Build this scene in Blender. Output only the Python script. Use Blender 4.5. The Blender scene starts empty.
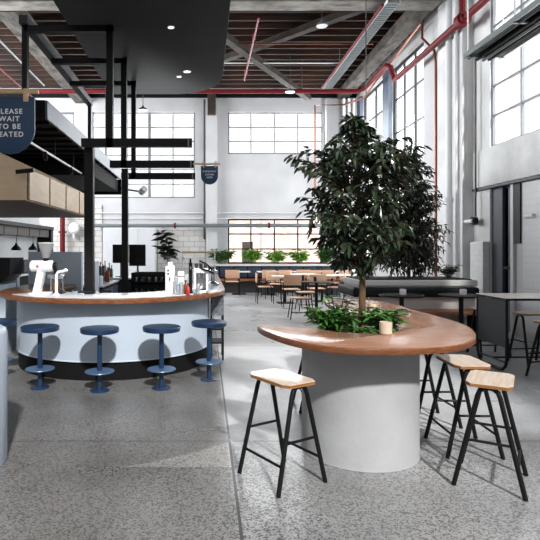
import bpy, bmesh, math, random
from math import pi, sin, cos, radians
from mathutils import Vector, Matrix, noise
random.seed(7)
S = bpy.context.scene
COL = S.collection

# ------------------------------------------------------------------ camera, world, sun, exposure
cd = bpy.data.cameras.new('camera')
cam = bpy.data.objects.new('camera', cd); COL.objects.link(cam)
cam.location = (0, 0, 1.5); cam.rotation_euler = (pi/2, 0, 0)
cd.sensor_width = 36; cd.lens = 36*520/540
cd.shift_x = (270-205)/540; cd.shift_y = -(270-248)/540
cd.clip_end = 200
S.camera = cam
S.view_settings.view_transform = 'Standard'
S.view_settings.look = 'None'
S.view_settings.gamma = 1
S.view_settings.use_curve_mapping = False
S.view_settings.exposure = 0.0
w = bpy.data.worlds.new('sky'); S.world = w; w.use_nodes = True
bg = w.node_tree.nodes['Background']
bg.inputs[0].default_value = (0.97, 0.985, 1.0, 1); bg.inputs[1].default_value = 1.3
sd = bpy.data.lights.new('sun', 'SUN'); sd.energy = 5.1; sd.angle = radians(2.6); sd.color = (1, 0.985, 0.96)
sun = bpy.data.objects.new('sun', sd); COL.objects.link(sun)
sun.location = (3, -6, 9)
sun.rotation_euler = Vector((-0.25, 1, -0.80)).to_track_quat('-Z', 'Y').to_euler()

# daylight entering through the windows, plus one added fill from the left
def daylight(name, loc, rot, sx, sy, L):
    d = bpy.data.lights.new(name, 'AREA'); d.shape = 'RECTANGLE'; d.size = sx; d.size_y = sy
    d.energy = L*pi*sx*sy; d.color = (0.95, 0.98, 1.0)
    o = bpy.data.objects.new(name, d); COL.objects.link(o); o.location = loc; o.rotation_euler = rot
daylight('daylight_back_left', (-2.2, 18.95, 4.8), (-pi/2, 0, 0), 3.8, 3.2, 18.0)
daylight('daylight_back_mid', (2.5, 18.95, 5.5), (-pi/2, 0, 0), 3.4, 1.7, 18.0)
daylight('daylight_right_far', (5.95, 14.8, 3.8), (0, pi/2, 0), 5.5, 5.0, 9.0)
daylight('fill_left_far', (-8.9, 12.5, 5.2), (0, -pi/2, 0), 3.4, 9.0, 22.0)  # added fill at the unseen left wall, which has no window
daylight('daylight_right_near', (5.95, 6.4, 5.0), (0, pi/2, 0), 3.4, 6.4, 5.0)
# ------------------------------------------------------------------ helpers
def at(px, py, Y):
    return Vector(((px-205)*Y/520, Y, 1.5-(py-248)*Y/520))

class MB:
    def __init__(s): s.bm = bmesh.new()
    def box(s, x0, x1, y0, y1, z0, z1, bev=0, mtx=None, seg=2):
        b = bmesh.new()
        m = Matrix.Translation(((x0+x1)/2, (y0+y1)/2, (z0+z1)/2)) @ Matrix.Diagonal((abs(x1-x0), abs(y1-y0), abs(z1-z0), 1))
        bmesh.ops.create_cube(b, size=1, matrix=m)
        if bev: bmesh.ops.bevel(b, geom=b.edges[:], offset=bev, segments=seg, profile=0.5, affect='EDGES')
        s.merge(b, mtx); return s
    def merge(s, b, mtx=None):
        if mtx: bmesh.ops.transform(b, matrix=mtx, verts=b.verts)
        me = bpy.data.meshes.new('tmp'); b.to_mesh(me); b.free()
        s.bm.from_mesh(me); bpy.data.meshes.remove(me)
    def tube(s, pts, r, n=8, r1=None, cap=True):
        pts = [Vector(p) for p in pts]
        bm = s.bm; rings = []; N = len(pts); up = None
        for i, p in enumerate(pts):
            d = (pts[min(i+1, N-1)]-pts[max(i-1, 0)]).normalized()
            if up is None:
                up = Vector((0, 0, 1)) if abs(d.z) < 0.9 else Vector((1, 0, 0))
            a = (up - d*up.dot(d)).normalized(); up = a; b = d.cross(a)
            rr = r if r1 is None else r+(r1-r)*i/(N-1)
            rings.append([bm.verts.new(p+a*rr*cos(2*pi*k/n)+b*rr*sin(2*pi*k/n)) for k in range(n)])
        for i in range(N-1):
            for k in range(n):
                bm.faces.new((rings[i][k], rings[i][(k+1) % n], rings[i+1][(k+1) % n], rings[i+1][k]))
        if cap:
            bm.faces.new(rings[0][::-1]); bm.faces.new(rings[-1])
        return s
    def lathe(s, prof, c=(0, 0, 0), n=32, mtx=None):
        b = bmesh.new(); rings = []
        for r, z in prof:
            if r < 1e-5: rings.append([b.verts.new((c[0], c[1], c[2]+z))])
            else: rings.append([b.verts.new((c[0]+r*cos(2*pi*k/n), c[1]+r*sin(2*pi*k/n), c[2]+z)) for k in range(n)])
        for A, B in zip(rings, rings[1:]):
            for k in range(n):
                q = []
                for v in (A[k % len(A)], A[(k+1) % len(A)], B[(k+1) % len(B)], B[k % len(B)]):
                    if v not in q: q.append(v)
                if len(q) > 2: b.faces.new(q)
        for R in (rings[0], rings[-1]):
            if len(R) > 1:
                b.faces.new(R)
        bmesh.ops.recalc_face_normals(b, faces=b.faces)
        s.merge(b, mtx); return s
    def prism(s, pts, z0, z1, bev=0, mtx=None):
        b = bmesh.new()
        A = [b.verts.new((p[0], p[1], z0)) for p in pts]; B = [b.verts.new((p[0], p[1], z1)) for p in pts]
        n = len(pts)
        b.faces.new(A[::-1]); b.faces.new(B)
        for k in range(n): b.faces.new((A[k], A[(k+1) % n], B[(k+1) % n], B[k]))
        bmesh.ops.recalc_face_normals(b, faces=b.faces)
        if bev:
            es = [e for e in b.edges if abs(e.verts[0].co.z-e.verts[1].co.z) < 1e-6]
            bmesh.ops.bevel(b, geom=es, offset=bev, segments=2, profile=0.5, affect='EDGES')
        s.merge(b, mtx); return s
    def face(s, pts):
        s.bm.faces.new([s.bm.verts.new(p) for p in pts]); return s
    def build(s, name, m, parent=None, smooth=True, loc=None):
        me = bpy.data.meshes.new(name); s.bm.to_mesh(me); s.bm.free()
        me.materials.append(m)
        if smooth:
            me.shade_smooth(); me.set_sharp_from_angle(angle=radians(38))
        o = bpy.data.objects.new(name, me); COL.objects.link(o)
        if parent: o.parent = parent
        if loc: o.location = loc
        return o

def tag(o, label, cat, group=None, kind=None):
    o['label'] = label; o['category'] = cat
    if group: o['group'] = group
    if kind: o['kind'] = kind
    return o
def T(name, label, cat, loc=(0, 0, 0), rz=0, group=None):
    o = bpy.data.objects.new(name, None); COL.objects.link(o); o.empty_display_size = 0.1
    o.location = loc; o.rotation_euler = (0, 0, rz)
    return tag(o, label, cat, group)
def struct(o): o['kind'] = 'structure'; return o
def dup(root, loc, rz, label=None):
    r = root.copy(); COL.objects.link(r); r.location = loc; r.rotation_euler = (0, 0, rz)
    if label: r['label'] = label
    for ch in list(root.children):
        c = ch.copy(); COL.objects.link(c); c.parent = r
        for g in ch.children:
            d = g.copy(); COL.objects.link(d); d.parent = c
    return r

# ------------------------------------------------------------------ materials
def hexc(r, g, b):
    f = lambda v: (v/255/12.92 if v/255 <= 0.04045 else ((v/255+0.055)/1.055)**2.4)
    return (f(r), f(g), f(b), 1)
def mat(name, rgb, rough=0.5, metal=0, var=0.0, vscale=3, bump=0.0, bscale=40, stretch=(1, 1, 1), spec=0.5, rgb2=None, detail=4):
    m = bpy.data.materials.new(name); m.use_nodes = True
    nt = m.node_tree; p = nt.nodes['Principled BSDF']
    c = hexc(*rgb)
    p.inputs['Base Color'].default_value = c
    p.inputs['Roughness'].default_value = rough; p.inputs['Metallic'].default_value = metal
    p.inputs['Specular IOR Level'].default_value = spec
    if var or bump or rgb2:
        tc = nt.nodes.new('ShaderNodeTexCoord'); mp = nt.nodes.new('ShaderNodeMapping')
        mp.inputs['Scale'].default_value = stretch
        nt.links.new(tc.outputs['Object'], mp.inputs['Vector'])
    if var or rgb2:
        nz = nt.nodes.new('ShaderNodeTexNoise'); nz.inputs['Scale'].default_value = vscale; nz.inputs['Detail'].default_value = detail
        nt.links.new(mp.outputs[0], nz.inputs['Vector'])
        cr = nt.nodes.new('ShaderNodeValToRGB')
        d = hexc(*rgb2) if rgb2 else tuple(x*(1-var) for x in c[:3])+(1,)
        cr.color_ramp.elements[0].position = 0.32; cr.color_ramp.elements[0].color = d
        cr.color_ramp.elements[1].position = 0.68; cr.color_ramp.elements[1].color = c
        nt.links.new(nz.outputs['Fac'], cr.inputs[0]); nt.links.new(cr.outputs[0], p.inputs['Base Color'])
    if bump:
        nb = nt.nodes.new('ShaderNodeTexNoise'); nb.inputs['Scale'].default_value = bscale; nb.inputs['Detail'].default_value = 3
        nt.links.new(mp.outputs[0], nb.inputs['Vector'])
        bn = nt.nodes.new('ShaderNodeBump'); bn.inputs['Strength'].default_value = bump; bn.inputs['Distance'].default_value = 0.01
        nt.links.new(nb.outputs['Fac'], bn.inputs['Height']); nt.links.new(bn.outputs[0], p.inputs['Normal'])
    return m

M = {}
M['plaster'] = mat('painted_plaster', (196, 196, 198), 0.8, var=0.16, vscale=1.1, bump=0.3, bscale=12, detail=8)
M['render'] = mat('worn_render', (220, 220, 220), 0.8, var=0.24, vscale=1.6, bump=0.5, bscale=9, detail=10)
M['white'] = mat('white_paint', (204, 205, 208), 0.45, var=0.05, vscale=2)
M['whiteboard'] = mat('white_boards', (222, 222, 222), 0.6, var=0.1, vscale=2, stretch=(1, 1, 6))
M['black'] = mat('black_steel', (9, 9, 10), 0.5, spec=0.25)
M['blackmatt'] = mat('black_matt', (11, 11, 12), 0.8, var=0.3, vscale=4, spec=0.2)
M['canopy'] = mat('black_canopy_board', (20, 20, 21), 0.75, var=0.3, vscale=1.5, stretch=(0.4, 5, 1))
M['frame'] = mat('dark_window_steel', (38, 42, 48), 0.5, 0.2)
M['bluesteel'] = mat('blue_grey_steel', (82, 94, 112), 0.45, 0.1, var=0.1)
M['darkdoor'] = mat('slate_door', (58, 62, 74), 0.5)
M['fascia'] = mat('pale_blue_fascia', (66, 75, 90), 0.5)
M['navy'] = mat('navy_enamel', (26, 50, 80), 0.32, 0.1, var=0.08)
M['navyfoot'] = mat('blue_enamel_foot', (62, 88, 120), 0.35, 0.1)
M['paleblue'] = mat('pale_blue_panel', (172, 183, 196), 0.5, var=0.06, vscale=2.5)
M['greyblue'] = mat('grey_blue_panel', (192, 204, 218), 0.45, var=0.05, vscale=2)
M['signblue'] = mat('sign_dark_blue', (28, 62, 94), 0.5)
M['letter'] = mat('white_letter', (240, 240, 240), 0.5)
M['dowel'] = mat('pale_dowel', (222, 186, 142), 0.45, var=0.15, vscale=8, stretch=(1, 8, 8))
M['ply'] = mat('pale_plywood', (212, 184, 152), 0.5, var=0.16, vscale=3, stretch=(1, 1, 5))
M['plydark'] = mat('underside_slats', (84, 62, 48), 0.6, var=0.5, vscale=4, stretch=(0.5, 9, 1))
M['woodtop'] = mat('oiled_table_timber', (168, 126, 102), 0.2, rgb2=(138, 98, 76), vscale=5, stretch=(1.2, 14, 3), detail=6, bump=0.04, bscale=30)
M['woodedge'] = mat('table_edge_timber', (128, 78, 44), 0.4, rgb2=(84, 48, 26), vscale=7, stretch=(3, 3, 20), detail=6)
M['bartop'] = mat('bar_timber', (136, 86, 54), 0.28, rgb2=(92, 52, 30), vscale=6, stretch=(3, 3, 8))
M['paletop'] = mat('pale_counter', (214, 218, 224), 0.2, var=0.1, vscale=4)
M['seatply'] = mat('stool_seat_ply', (222, 206, 190), 0.22, rgb2=(206, 184, 162), vscale=5, stretch=(1, 10, 1))
M['seatedge'] = mat('stool_seat_edge', (166, 116, 66), 0.5, rgb2=(120, 78, 40), vscale=3, stretch=(1, 1, 60))
M['chairwood'] = mat('chair_timber', (222, 180, 150), 0.4, rgb2=(204, 158, 126), vscale=5, stretch=(1, 1, 8))
M['tablewhite'] = mat('pale_table_top', (248, 240, 234), 0.22, var=0.06)
M['concrete'] = mat('cast_concrete', (160, 161, 163), 0.65, var=0.13, vscale=3.5, bump=0.25, bscale=25, detail=9)
M['redpipe'] = mat('red_pipe', (96, 3, 14), 0.6, spec=0.3)
M['redthin'] = mat('faded_red_pipe', (112, 30, 38), 0.5)
M['copper'] = mat('copper_pipe', (150, 88, 66), 0.35, 0.7, var=0.3, vscale=5)
M['galv'] = mat('galvanised', (124, 130, 131), 0.4, 0.4, var=0.1)
M['wpipe'] = mat('white_pipe', (214, 214, 216), 0.5)
M['conduit'] = mat('dark_conduit', (60, 58, 58), 0.5)
M['joist'] = mat('brown_joist', (70, 38, 19), 0.85, rgb2=(12, 9, 8), vscale=1.6, stretch=(0.7, 6, 6), detail=8)
M['deck'] = mat('dark_roof_deck', (9, 7, 6), 0.85, rgb2=(5, 4, 4), vscale=1.5, stretch=(4, 0.5, 1))
M['beam'] = mat('weathered_beam', (96, 89, 82), 0.85, rgb2=(34, 31, 28), vscale=3.0, stretch=(2, 1.0, 2), bump=0.5, bscale=12, detail=9)
M['beamx'] = mat('weathered_cross_beam', (150, 146, 138), 0.8, rgb2=(84, 78, 72), vscale=3.0, stretch=(0.8, 2, 2), bump=0.5, bscale=12, detail=9)
M['brace'] = mat('old_timber_brace', (64, 52, 44), 0.85, rgb2=(24, 20, 18), vscale=3, detail=8)
M['leaf'] = mat('dark_fig_leaf', (58, 72, 52), 0.3, rgb2=(22, 32, 22), vscale=9)
M['leaf2'] = mat('back_tree_leaf', (40, 50, 34), 0.4, rgb2=(16, 22, 14), vscale=9)
M['fern'] = mat('fresh_green_leaf', (82, 136, 56), 0.4, rgb2=(36, 78, 34), vscale=14)
M['lime'] = mat('lime_green_leaf', (150, 200, 76), 0.45, rgb2=(80, 140, 50), vscale=12)
M['bark'] = mat('golden_bark', (112, 84, 44), 0.7, rgb2=(44, 32, 20), vscale=10, stretch=(2, 2, 0.8), bump=0.4)
M['twig'] = mat('twig_bark', (84, 66, 42), 0.7)
M['soil'] = mat('dark_soil', (40, 32, 26), 0.95, var=0.5, vscale=30, bump=1, bscale=60)
M['cup'] = mat('oat_ceramic', (205, 186, 164), 0.45, var=0.1, vscale=20)
M['chrome'] = mat('chrome', (200, 202, 206), 0.15, 0.9)
M['steelw'] = mat('white_enamel', (236, 236, 238), 0.25)
M['cushion'] = mat('black_vinyl_cushion', (17, 19, 23), 0.6, var=0.2, spec=0.2)
M['navycush'] = mat('navy_cushion', (30, 40, 60), 0.7)
M['greyband'] = mat('grey_upholstery', (205, 204, 202), 0.7, var=0.12)
M['benchwood'] = mat('bench_timber', (182, 122, 92), 0.4, rgb2=(150, 94, 66), vscale=4, stretch=(1, 10, 2))
M['palepanel'] = mat('pale_bench_panel', (206, 200, 196), 0.6, var=0.08)
M['terrazzo'] = mat('dark_terrazzo', (120, 122, 128), 0.4, rgb2=(34, 36, 42), vscale=26, detail=6)
M['clear'] = mat('clear_glass', (225, 230, 235), 0.08, spec=0.8); M['clear'].node_tree.nodes['Principled BSDF'].inputs['Transmission Weight'].default_value = 0.7
M['amber'] = mat('amber_glass', (120, 62, 24), 0.15)
M['redlab'] = mat('red_label', (176, 30, 34), 0.4)
M['greenb'] = mat('teal_bottle', (40, 120, 110), 0.2)
M['tile'] = mat('pale_wall_tile', (196, 198, 200), 0.35, var=0.08)
M['brown'] = mat('brown_cupboard', (58, 48, 42), 0.5, var=0.3)

def lamp_mat(name, st):
    m = bpy.data.materials.new(name); m.use_nodes = True
    p = m.node_tree.nodes['Principled BSDF']
    p.inputs['Base Color'].default_value = (1, 1, 1, 1)
    p.inputs['Emission Color'].default_value = (1, 0.96, 0.9, 1); p.inputs['Emission Strength'].default_value = st
    return m
M['bulb'] = lamp_mat('lit_lens', 4)

def glass_mat():
    m = bpy.data.materials.new('window_glass'); m.use_nodes = True
    nt = m.node_tree; nt.nodes.clear()
    o = nt.nodes.new('ShaderNodeOutputMaterial'); mx = nt.nodes.new('ShaderNodeMixShader')
    t = nt.nodes.new('ShaderNodeBsdfTransparent'); g = nt.nodes.new('ShaderNodeBsdfGlossy')
    t.inputs[0].default_value = (0.99, 0.995, 0.995, 1); g.inputs['Roughness'].default_value = 0.05
    mx.inputs[0].default_value = 0.04
    nt.links.new(t.outputs[0], mx.inputs[1]); nt.links.new(g.outputs[0], mx.inputs[2]); nt.links.new(mx.outputs[0], o.inputs[0])
    return m
M['glass'] = glass_mat()

def brick_mat(name, c1, c2, cm, scale, rough=0.8):
    m = bpy.data.materials.new(name); m.use_nodes = True
    nt = m.node_tree; p = nt.nodes['Principled BSDF']; p.inputs['Roughness'].default_value = rough
    tc = nt.nodes.new('ShaderNodeTexCoord'); sx = nt.nodes.new('ShaderNodeSeparateXYZ'); cx = nt.nodes.new('ShaderNodeCombineXYZ')
    ad = nt.nodes.new('ShaderNodeMath'); ad.operation = 'ADD'
    nt.links.new(tc.outputs['Object'], sx.inputs[0])
    nt.links.new(sx.outputs['X'], ad.inputs[0]); nt.links.new(sx.outputs['Y'], ad.inputs[1])
    nt.links.new(ad.outputs[0], cx.inputs['X']); nt.links.new(sx.outputs['Z'], cx.inputs['Y'])
    b = nt.nodes.new('ShaderNodeTexBrick'); b.inputs['Scale'].default_value = scale
    b.inputs['Color1'].default_value = hexc(*c1); b.inputs['Color2'].default_value = hexc(*c2); b.inputs['Mortar'].default_value = hexc(*cm)
    b.inputs['Mortar Size'].default_value = 0.015
    nt.links.new(cx.outputs[0], b.inputs['Vector']); nt.links.new(b.outputs['Color'], p.inputs['Base Color'])
    bn = nt.nodes.new('ShaderNodeBump'); bn.inputs['Strength'].default_value = 0.3; bn.inputs['Distance'].default_value = 0.01; bn.invert = True
    nt.links.new(b.outputs['Fac'], bn.inputs['Height']); nt.links.new(bn.outputs[0], p.inputs['Normal'])
    return m
M['brick_out'] = brick_mat('pale_brick', (226, 178, 160), (246, 226, 216), (238, 232, 228), 1.6)
M['brick_white'] = brick_mat('whitewashed_brick', (218, 218, 218), (213, 213, 214), (207, 207, 207), 2.4)
M['block_white'] = brick_mat('painted_block', (206, 203, 200), (198, 196, 193), (160, 158, 155), 1.3)

def floor_mat():
    m = bpy.data.materials.new('ground_concrete'); m.use_nodes = True
    nt = m.node_tree; L = nt.links; N = nt.nodes.new; p = nt.nodes['Principled BSDF']
    tc = N('ShaderNodeTexCoord')
    def nz(sc, det=6, src=None):
        n = N('ShaderNodeTexNoise'); n.inputs['Scale'].default_value = sc; n.inputs['Detail'].default_value = det
        L.new((src or tc.outputs['Object']), n.inputs['Vector']); return n
    def ramp(f, a, b, ca, cb):
        r = N('ShaderNodeValToRGB'); r.color_ramp.elements[0].position = a; r.color_ramp.elements[1].position = b
        r.color_ramp.elements[0].color = ca; r.color_ramp.elements[1].color = cb; L.new(f, r.inputs[0]); return r
    def math_(op, a, b=None, clamp=False):
        n = N('ShaderNodeMath'); n.operation = op; n.use_clamp = clamp
        for i, v in enumerate((a, b)):
            if v is None: continue
            if isinstance(v, (int, float)): n.inputs[i].default_value = v
            else: L.new(v, n.inputs[i])
        return n.outputs[0]
    def g(v): return (v, v, v, 1)
    sx = N('ShaderNodeSeparateXYZ'); L.new(tc.outputs['Object'], sx.inputs[0])
    X, Y = sx.outputs['X'], sx.outputs['Y']
    base = ramp(nz(0.9, 9).outputs['Fac'], 0.3, 0.72, g(0.17), g(0.33))
    # aggregate grains: two sizes of cell, dark grit and pale stones
    v = N('ShaderNodeTexVoronoi'); v.inputs['Scale'].default_value = 105; L.new(tc.outputs['Object'], v.inputs['Vector'])
    sv = N('ShaderNodeSeparateColor'); L.new(v.outputs['Color'], sv.inputs[0])
    grain = ramp(sv.outputs[0], 0.2, 0.5, g(0.05), g(1.38))
    grain.color_ramp.interpolation = 'LINEAR'
    fine = ramp(nz(140, 2).outputs['Fac'], 0.35, 0.65, g(0.6), g(1.3))
    # where grit is exposed: near slabs strongly, patches beyond
    nearr = math_('MULTIPLY', math_('SUBTRACT', 4.35, Y), 1.4, True)
    lft = math_('LESS_THAN', X, 0.19)
    nearl = math_('LESS_THAN', Y, 3.56)
    near = math_('ADD', math_('MULTIPLY', lft, nearl), math_('MULTIPLY', math_('SUBTRACT', 1, lft), nearr))
    patch = math_('MULTIPLY', math_('SUBTRACT', nz(0.55, 5).outputs['Fac'], 0.42), 4.0, True)
    left = math_('MULTIPLY', math_('SUBTRACT', 0.19, X), 30, True)
    mid = math_('MULTIPLY', math_('MULTIPLY', left, 0.55), math_('LESS_THAN', Y, 8.0))
    amt = math_('MAXIMUM', math_('MULTIPLY', near, math_('ADD', 0.5, math_('MULTIPLY', patch, 0.5))), mid)
    amt = math_('MAXIMUM', amt, math_('MULTIPLY', patch, 0.3))
    gm = N('ShaderNodeMix'); gm.data_type = 'RGBA'; gm.blend_type = 'MULTIPLY'
    L.new(amt, gm.inputs['Factor']); L.new(base.outputs[0], gm.inputs[6]); L.new(grain.outputs[0], gm.inputs[7])
    gf = N('ShaderNodeMix'); gf.data_type = 'RGBA'; gf.blend_type = 'MULTIPLY'
    L.new(math_('MULTIPLY', amt, 0.8), gf.inputs['Factor']); L.new(gm.outputs[2], gf.inputs[6]); L.new(fine.outputs[0], gf.inputs[7])
    # ground grit slab left of the saw cut is a darker mix; slab beyond the aisle smooth and pale, its colour lifted further for window glare
    tone = N('ShaderNodeMix'); tone.data_type = 'RGBA'; tone.blend_type = 'MULTIPLY'
    tone.inputs[7].default_value = (0.62, 0.60, 0.58, 1)
    slab = math_('MULTIPLY', left, math_('LESS_THAN', Y, 8.0))
    L.new(slab, tone.inputs['Factor']); L.new(gf.outputs[2], tone.inputs[6])
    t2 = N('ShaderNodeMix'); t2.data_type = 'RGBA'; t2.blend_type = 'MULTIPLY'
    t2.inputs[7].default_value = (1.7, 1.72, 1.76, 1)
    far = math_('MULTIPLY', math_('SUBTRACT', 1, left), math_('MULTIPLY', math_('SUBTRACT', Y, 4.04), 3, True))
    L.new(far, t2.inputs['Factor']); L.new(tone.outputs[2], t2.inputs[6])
    # pale sliver between the two slabs, bounded by an arc
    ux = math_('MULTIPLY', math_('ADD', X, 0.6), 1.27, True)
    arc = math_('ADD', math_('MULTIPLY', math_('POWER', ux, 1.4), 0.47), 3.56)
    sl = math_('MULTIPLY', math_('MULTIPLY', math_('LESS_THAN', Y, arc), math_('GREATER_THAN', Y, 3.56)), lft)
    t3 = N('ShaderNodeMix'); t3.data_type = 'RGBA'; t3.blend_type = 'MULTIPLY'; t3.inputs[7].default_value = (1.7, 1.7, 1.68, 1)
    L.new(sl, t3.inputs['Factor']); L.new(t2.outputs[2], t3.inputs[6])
    # saw cuts
    def cut(c, pos, wd):
        return math_('LESS_THAN', math_('ABSOLUTE', math_('SUBTRACT', c, pos)), wd)
    cuts = math_('MAXIMUM', cut(X, 0.19, 0.009), cut(Y, 4.04, 0.006))
    cuts = math_('MAXIMUM', cuts, cut(Y, 8.0, 0.008)); cuts = math_('MAXIMUM', cuts, cut(Y, 12.0, 0.008))
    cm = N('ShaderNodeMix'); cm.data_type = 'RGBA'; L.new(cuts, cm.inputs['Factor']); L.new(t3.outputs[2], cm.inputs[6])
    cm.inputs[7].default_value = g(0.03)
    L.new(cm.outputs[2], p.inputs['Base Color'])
    rr = ramp(nz(1.3, 5).outputs['Fac'], 0.3, 0.7, g(0.24), g(0.42))
    L.new(rr.outputs[0], p.inputs['Roughness'])
    bn = N('ShaderNodeBump'); bn.inputs['Strength'].default_value = 0.15; bn.inputs['Distance'].default_value = 0.004
    L.new(nz(90, 3).outputs['Fac'], bn.inputs['Height']); L.new(bn.outputs[0], p.inputs['Normal'])
    return m
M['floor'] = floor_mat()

# ================================================================== SETTING
WX, BY, LX, CZ = 5.3, 18.3, -9.0, 7.25
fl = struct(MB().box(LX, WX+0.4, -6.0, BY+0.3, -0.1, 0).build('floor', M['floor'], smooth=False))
struct(MB().box(LX-0.3, WX+0.4, -1.0, BY+0.4, CZ, CZ+0.15).build('ceiling', M['deck'], smooth=False))
struct(MB().box(LX-0.3, LX, -6, BY+0.3, 0, CZ).build('wall_left', M['plaster'], smooth=False))

struct(MB().box(LX-0.3, WX+0.35, -6.3, -6, 0, 6.0).build('added_wall_front', M['plaster'], smooth=False))  # unseen wall added behind the camera to cut sky fill
# back wall with openings (built from blocks)
def wall_with_holes(name, m, u0, u1, z0, z1, holes, mk):
    us = sorted({u0, u1, *[h[0] for h in holes], *[h[1] for h in holes]})
    zs = sorted({z0, z1, *[h[2] for h in holes], *[h[3] for h in holes]})
    mb = MB()
    for a, b in zip(us, us[1:]):
        run = None
        for c, d in zip(zs, zs[1:]):
            solid = not any(h[0] <= a+1e-6 and b <= h[1]+1e-6 and h[2] <= c+1e-6 and d <= h[3]+1e-6 for h in holes)
            if solid:
                if run and abs(run[1]-c) < 1e-6: run[1] = d
                else:
                    if run: mk(mb, a, b, *run)
                    run = [c, d]
        if run: mk(mb, a, b, *run)
    return struct(mb.build(name, m, smooth=False))
def bp(px, py): v = at(px, py, BY); return v.x, v.z
W1 = (bp(92, 0)[0], bp(195, 0)[0], bp(0, 198)[1], bp(0, 112)[1])
W2 = (bp(228, 0)[0], bp(323, 0)[0], bp(0, 154)[1], bp(0, 112)[1])
W3 = (bp(228, 0)[0], bp(322, 0)[0], 0.95, bp(0, 219)[1])
W0 = (bp(55, 0)[0], bp(74, 0)[0], bp(0, 170)[1], bp(0, 112)[1])
wall_with_holes('wall_back', M['plaster'], LX, WX+0.35, 0, CZ, [W1, W2, W3, W0],
                lambda mb, a, b, c, d: mb.box(a, b, BY, BY+0.3, c, d))
def yr(px): return WX*520/(px-205)
RA = (yr(424.5), yr(392), 1.0, 6.55)
RB = (yr(386), yr(363), 1.0, 6.55)
RC = (3.2, yr(490), 3.36, 6.6)
RD = (8.85, yr(490), 0, 2.62)
wall_with_holes('wall_right', M['render'], -6, BY, 0, CZ, [RA, RB, RC, RD],
                lambda mb, a, b, c, d: mb.box(WX, WX+0.35, a, b, c, d))

def window(name, u0, u1, z0, z1, us, zs, axis, m, off, t=0.025, fw=0.05, thick=()):
    mb = MB()
    def bar(a0, a1, c0, c1, d=0.03):
        if axis == 'y': mb.box(a0, a1, off-d, off+d, c0, c1)
        else: mb.box(off-d, off+d, a0, a1, c0, c1)
    bar(u0, u0+fw, z0, z1); bar(u1-fw, u1, z0, z1); bar(u0, u1, z0, z0+fw); bar(u0, u1, z1-fw, z1)
    for u in us: bar(u-t, u+t, z0, z1, 0.025)
    for u in thick: bar(u-t*2.6, u+t*2.6, z0, z1, 0.05)
    for z in zs: bar(u0, u1, z-t, z+t, 0.02)
    o = struct(mb.build(name, m, smooth=False))
    g = MB()
    if axis == 'y': g.box(u0+0.02, u1-0.02, off+0.028, off+0.034, z0+0.02, z1-0.02)
    else: g.box(off+0.028, off+0.034, u0+0.02, u1-0.02, z0+0.02, z1-0.02)
    g.build('pane', M['glass'], o, smooth=False)
    return o
palef = mat('pale_window_steel', (112, 114, 118), 0.5)
window('window_1', *W1, [bp(x, 0)[0] for x in (127, 173)], [bp(0, y)[1] for y in (127, 141, 155, 169, 184)], 'y', palef, BY+0.1, t=0.02, thick=[bp(149.5, 0)[0]])
window('window_2', *W2, [bp(x, 0)[0] for x in (251, 274.5, 298)], [bp(0, y)[1] for y in (127, 141)], 'y', palef, BY+0.1, t=0.02)
window('window_3', *W3, [bp(x, 0)[0] for x in (251, 274.5, 298)], [bp(0, y)[1] for y in (234, 249)], 'y', M['black'], BY+0.05, t=0.022, fw=0.05)
window('window_4', *W0, [], [bp(0, 141)[1]], 'y', palef, BY+0.1, t=0.02)
dz = [1.0+0.93*i for i in range(1, 6)]
window('window_5', *RA, [RA[0]+(RA[1]-RA[0])*k/3 for k in (1, 2)], dz, 'x', M['frame'], WX+0.08, t=0.02, fw=0.09)
window('window_6', *RB, [(RB[0]+RB[1])/2], dz, 'x', M['frame'], WX+0.08, t=0.02, fw=0.07)
window('window_7', *RC, [yr(519), 7.8, 6.9, 6.0, 5.1, 4.2], [3.95, 4.5, 5.05, 5.6, 6.15], 'x', palef, WX+0.06, t=0.018, fw=0.04)
# steel window mullions posts on the right wall
for k, (a, b) in enumerate(((RA[1], RB[0]), (RB[1], RB[1]+0.35))):
    struct(MB().box(WX-0.1, WX, a, b, 1.0, 6.6).build('trim_%d' % (k+1), M['bluesteel'], smooth=False))
# door on the right wall: dark sliding leaf, blue grey jambs
d = MB().box(WX+0.1, WX+0.16, 8.97, 9.26, 0.02, 2.6).build('door_1', M['bluesteel'], smooth=False); struct(d)
MB().box(WX+0.04, WX+0.1, 9.34, RD[1], 0.02, 2.6).build('door_leaf', M['darkdoor'], d, smooth=False)
MB().box(WX+0.25, WX+0.3, RD[0], RD[1], 0, 2.61).build('door_back', M['black'], d, smooth=False)
MB().box(WX-0.035, WX+0.06, 8.89, 8.97, 0, 2.6).build('gap_daylight', M['wpipe'], d, smooth=False)  # white strip paints the daylight showing through the door gap
MB().box(WX+0.02, WX+0.12, 8.95, 9.28, 1.13, 1.17).build('push_bar', M['black'], d, smooth=False)
struct(MB().box(WX-0.03, WX-0.003, 8.70, 8.88, 1.58, 2.62).build('trim_3', M['black'], smooth=False))
# lintel beam over the door and pilasters
struct(MB().box(WX-0.05, WX, 3.2, yr(476), 2.66, 3.36).build('trim_4', M['render'], smooth=False))
struct(MB().box(WX-0.08, WX, 3.2, yr(476), 2.60, 2.645).build('trim_5', M['frame'], smooth=False))
struct(MB().box(WX-0.22, WX, yr(474)+0.02, yr(448), 0, 7.0).build('trim_6', M['render'], smooth=False))
struct(MB().box(WX-0.1, WX, yr(447), yr(428), 0, 7.0).build('trim_7', M['plaster'], smooth=False))
struct(MB().box(WX-0.12, WX-0.003, RD[1]+0.02, yr(476), 0, 1.62, 0.01).build('trim_8', M['brick_white'], smooth=False))
struct(MB().box(WX-0.02, WX-0.003, 3.2, 8.64, 0, 2.58).build('trim_9', M['brick_white'], smooth=False))
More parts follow.
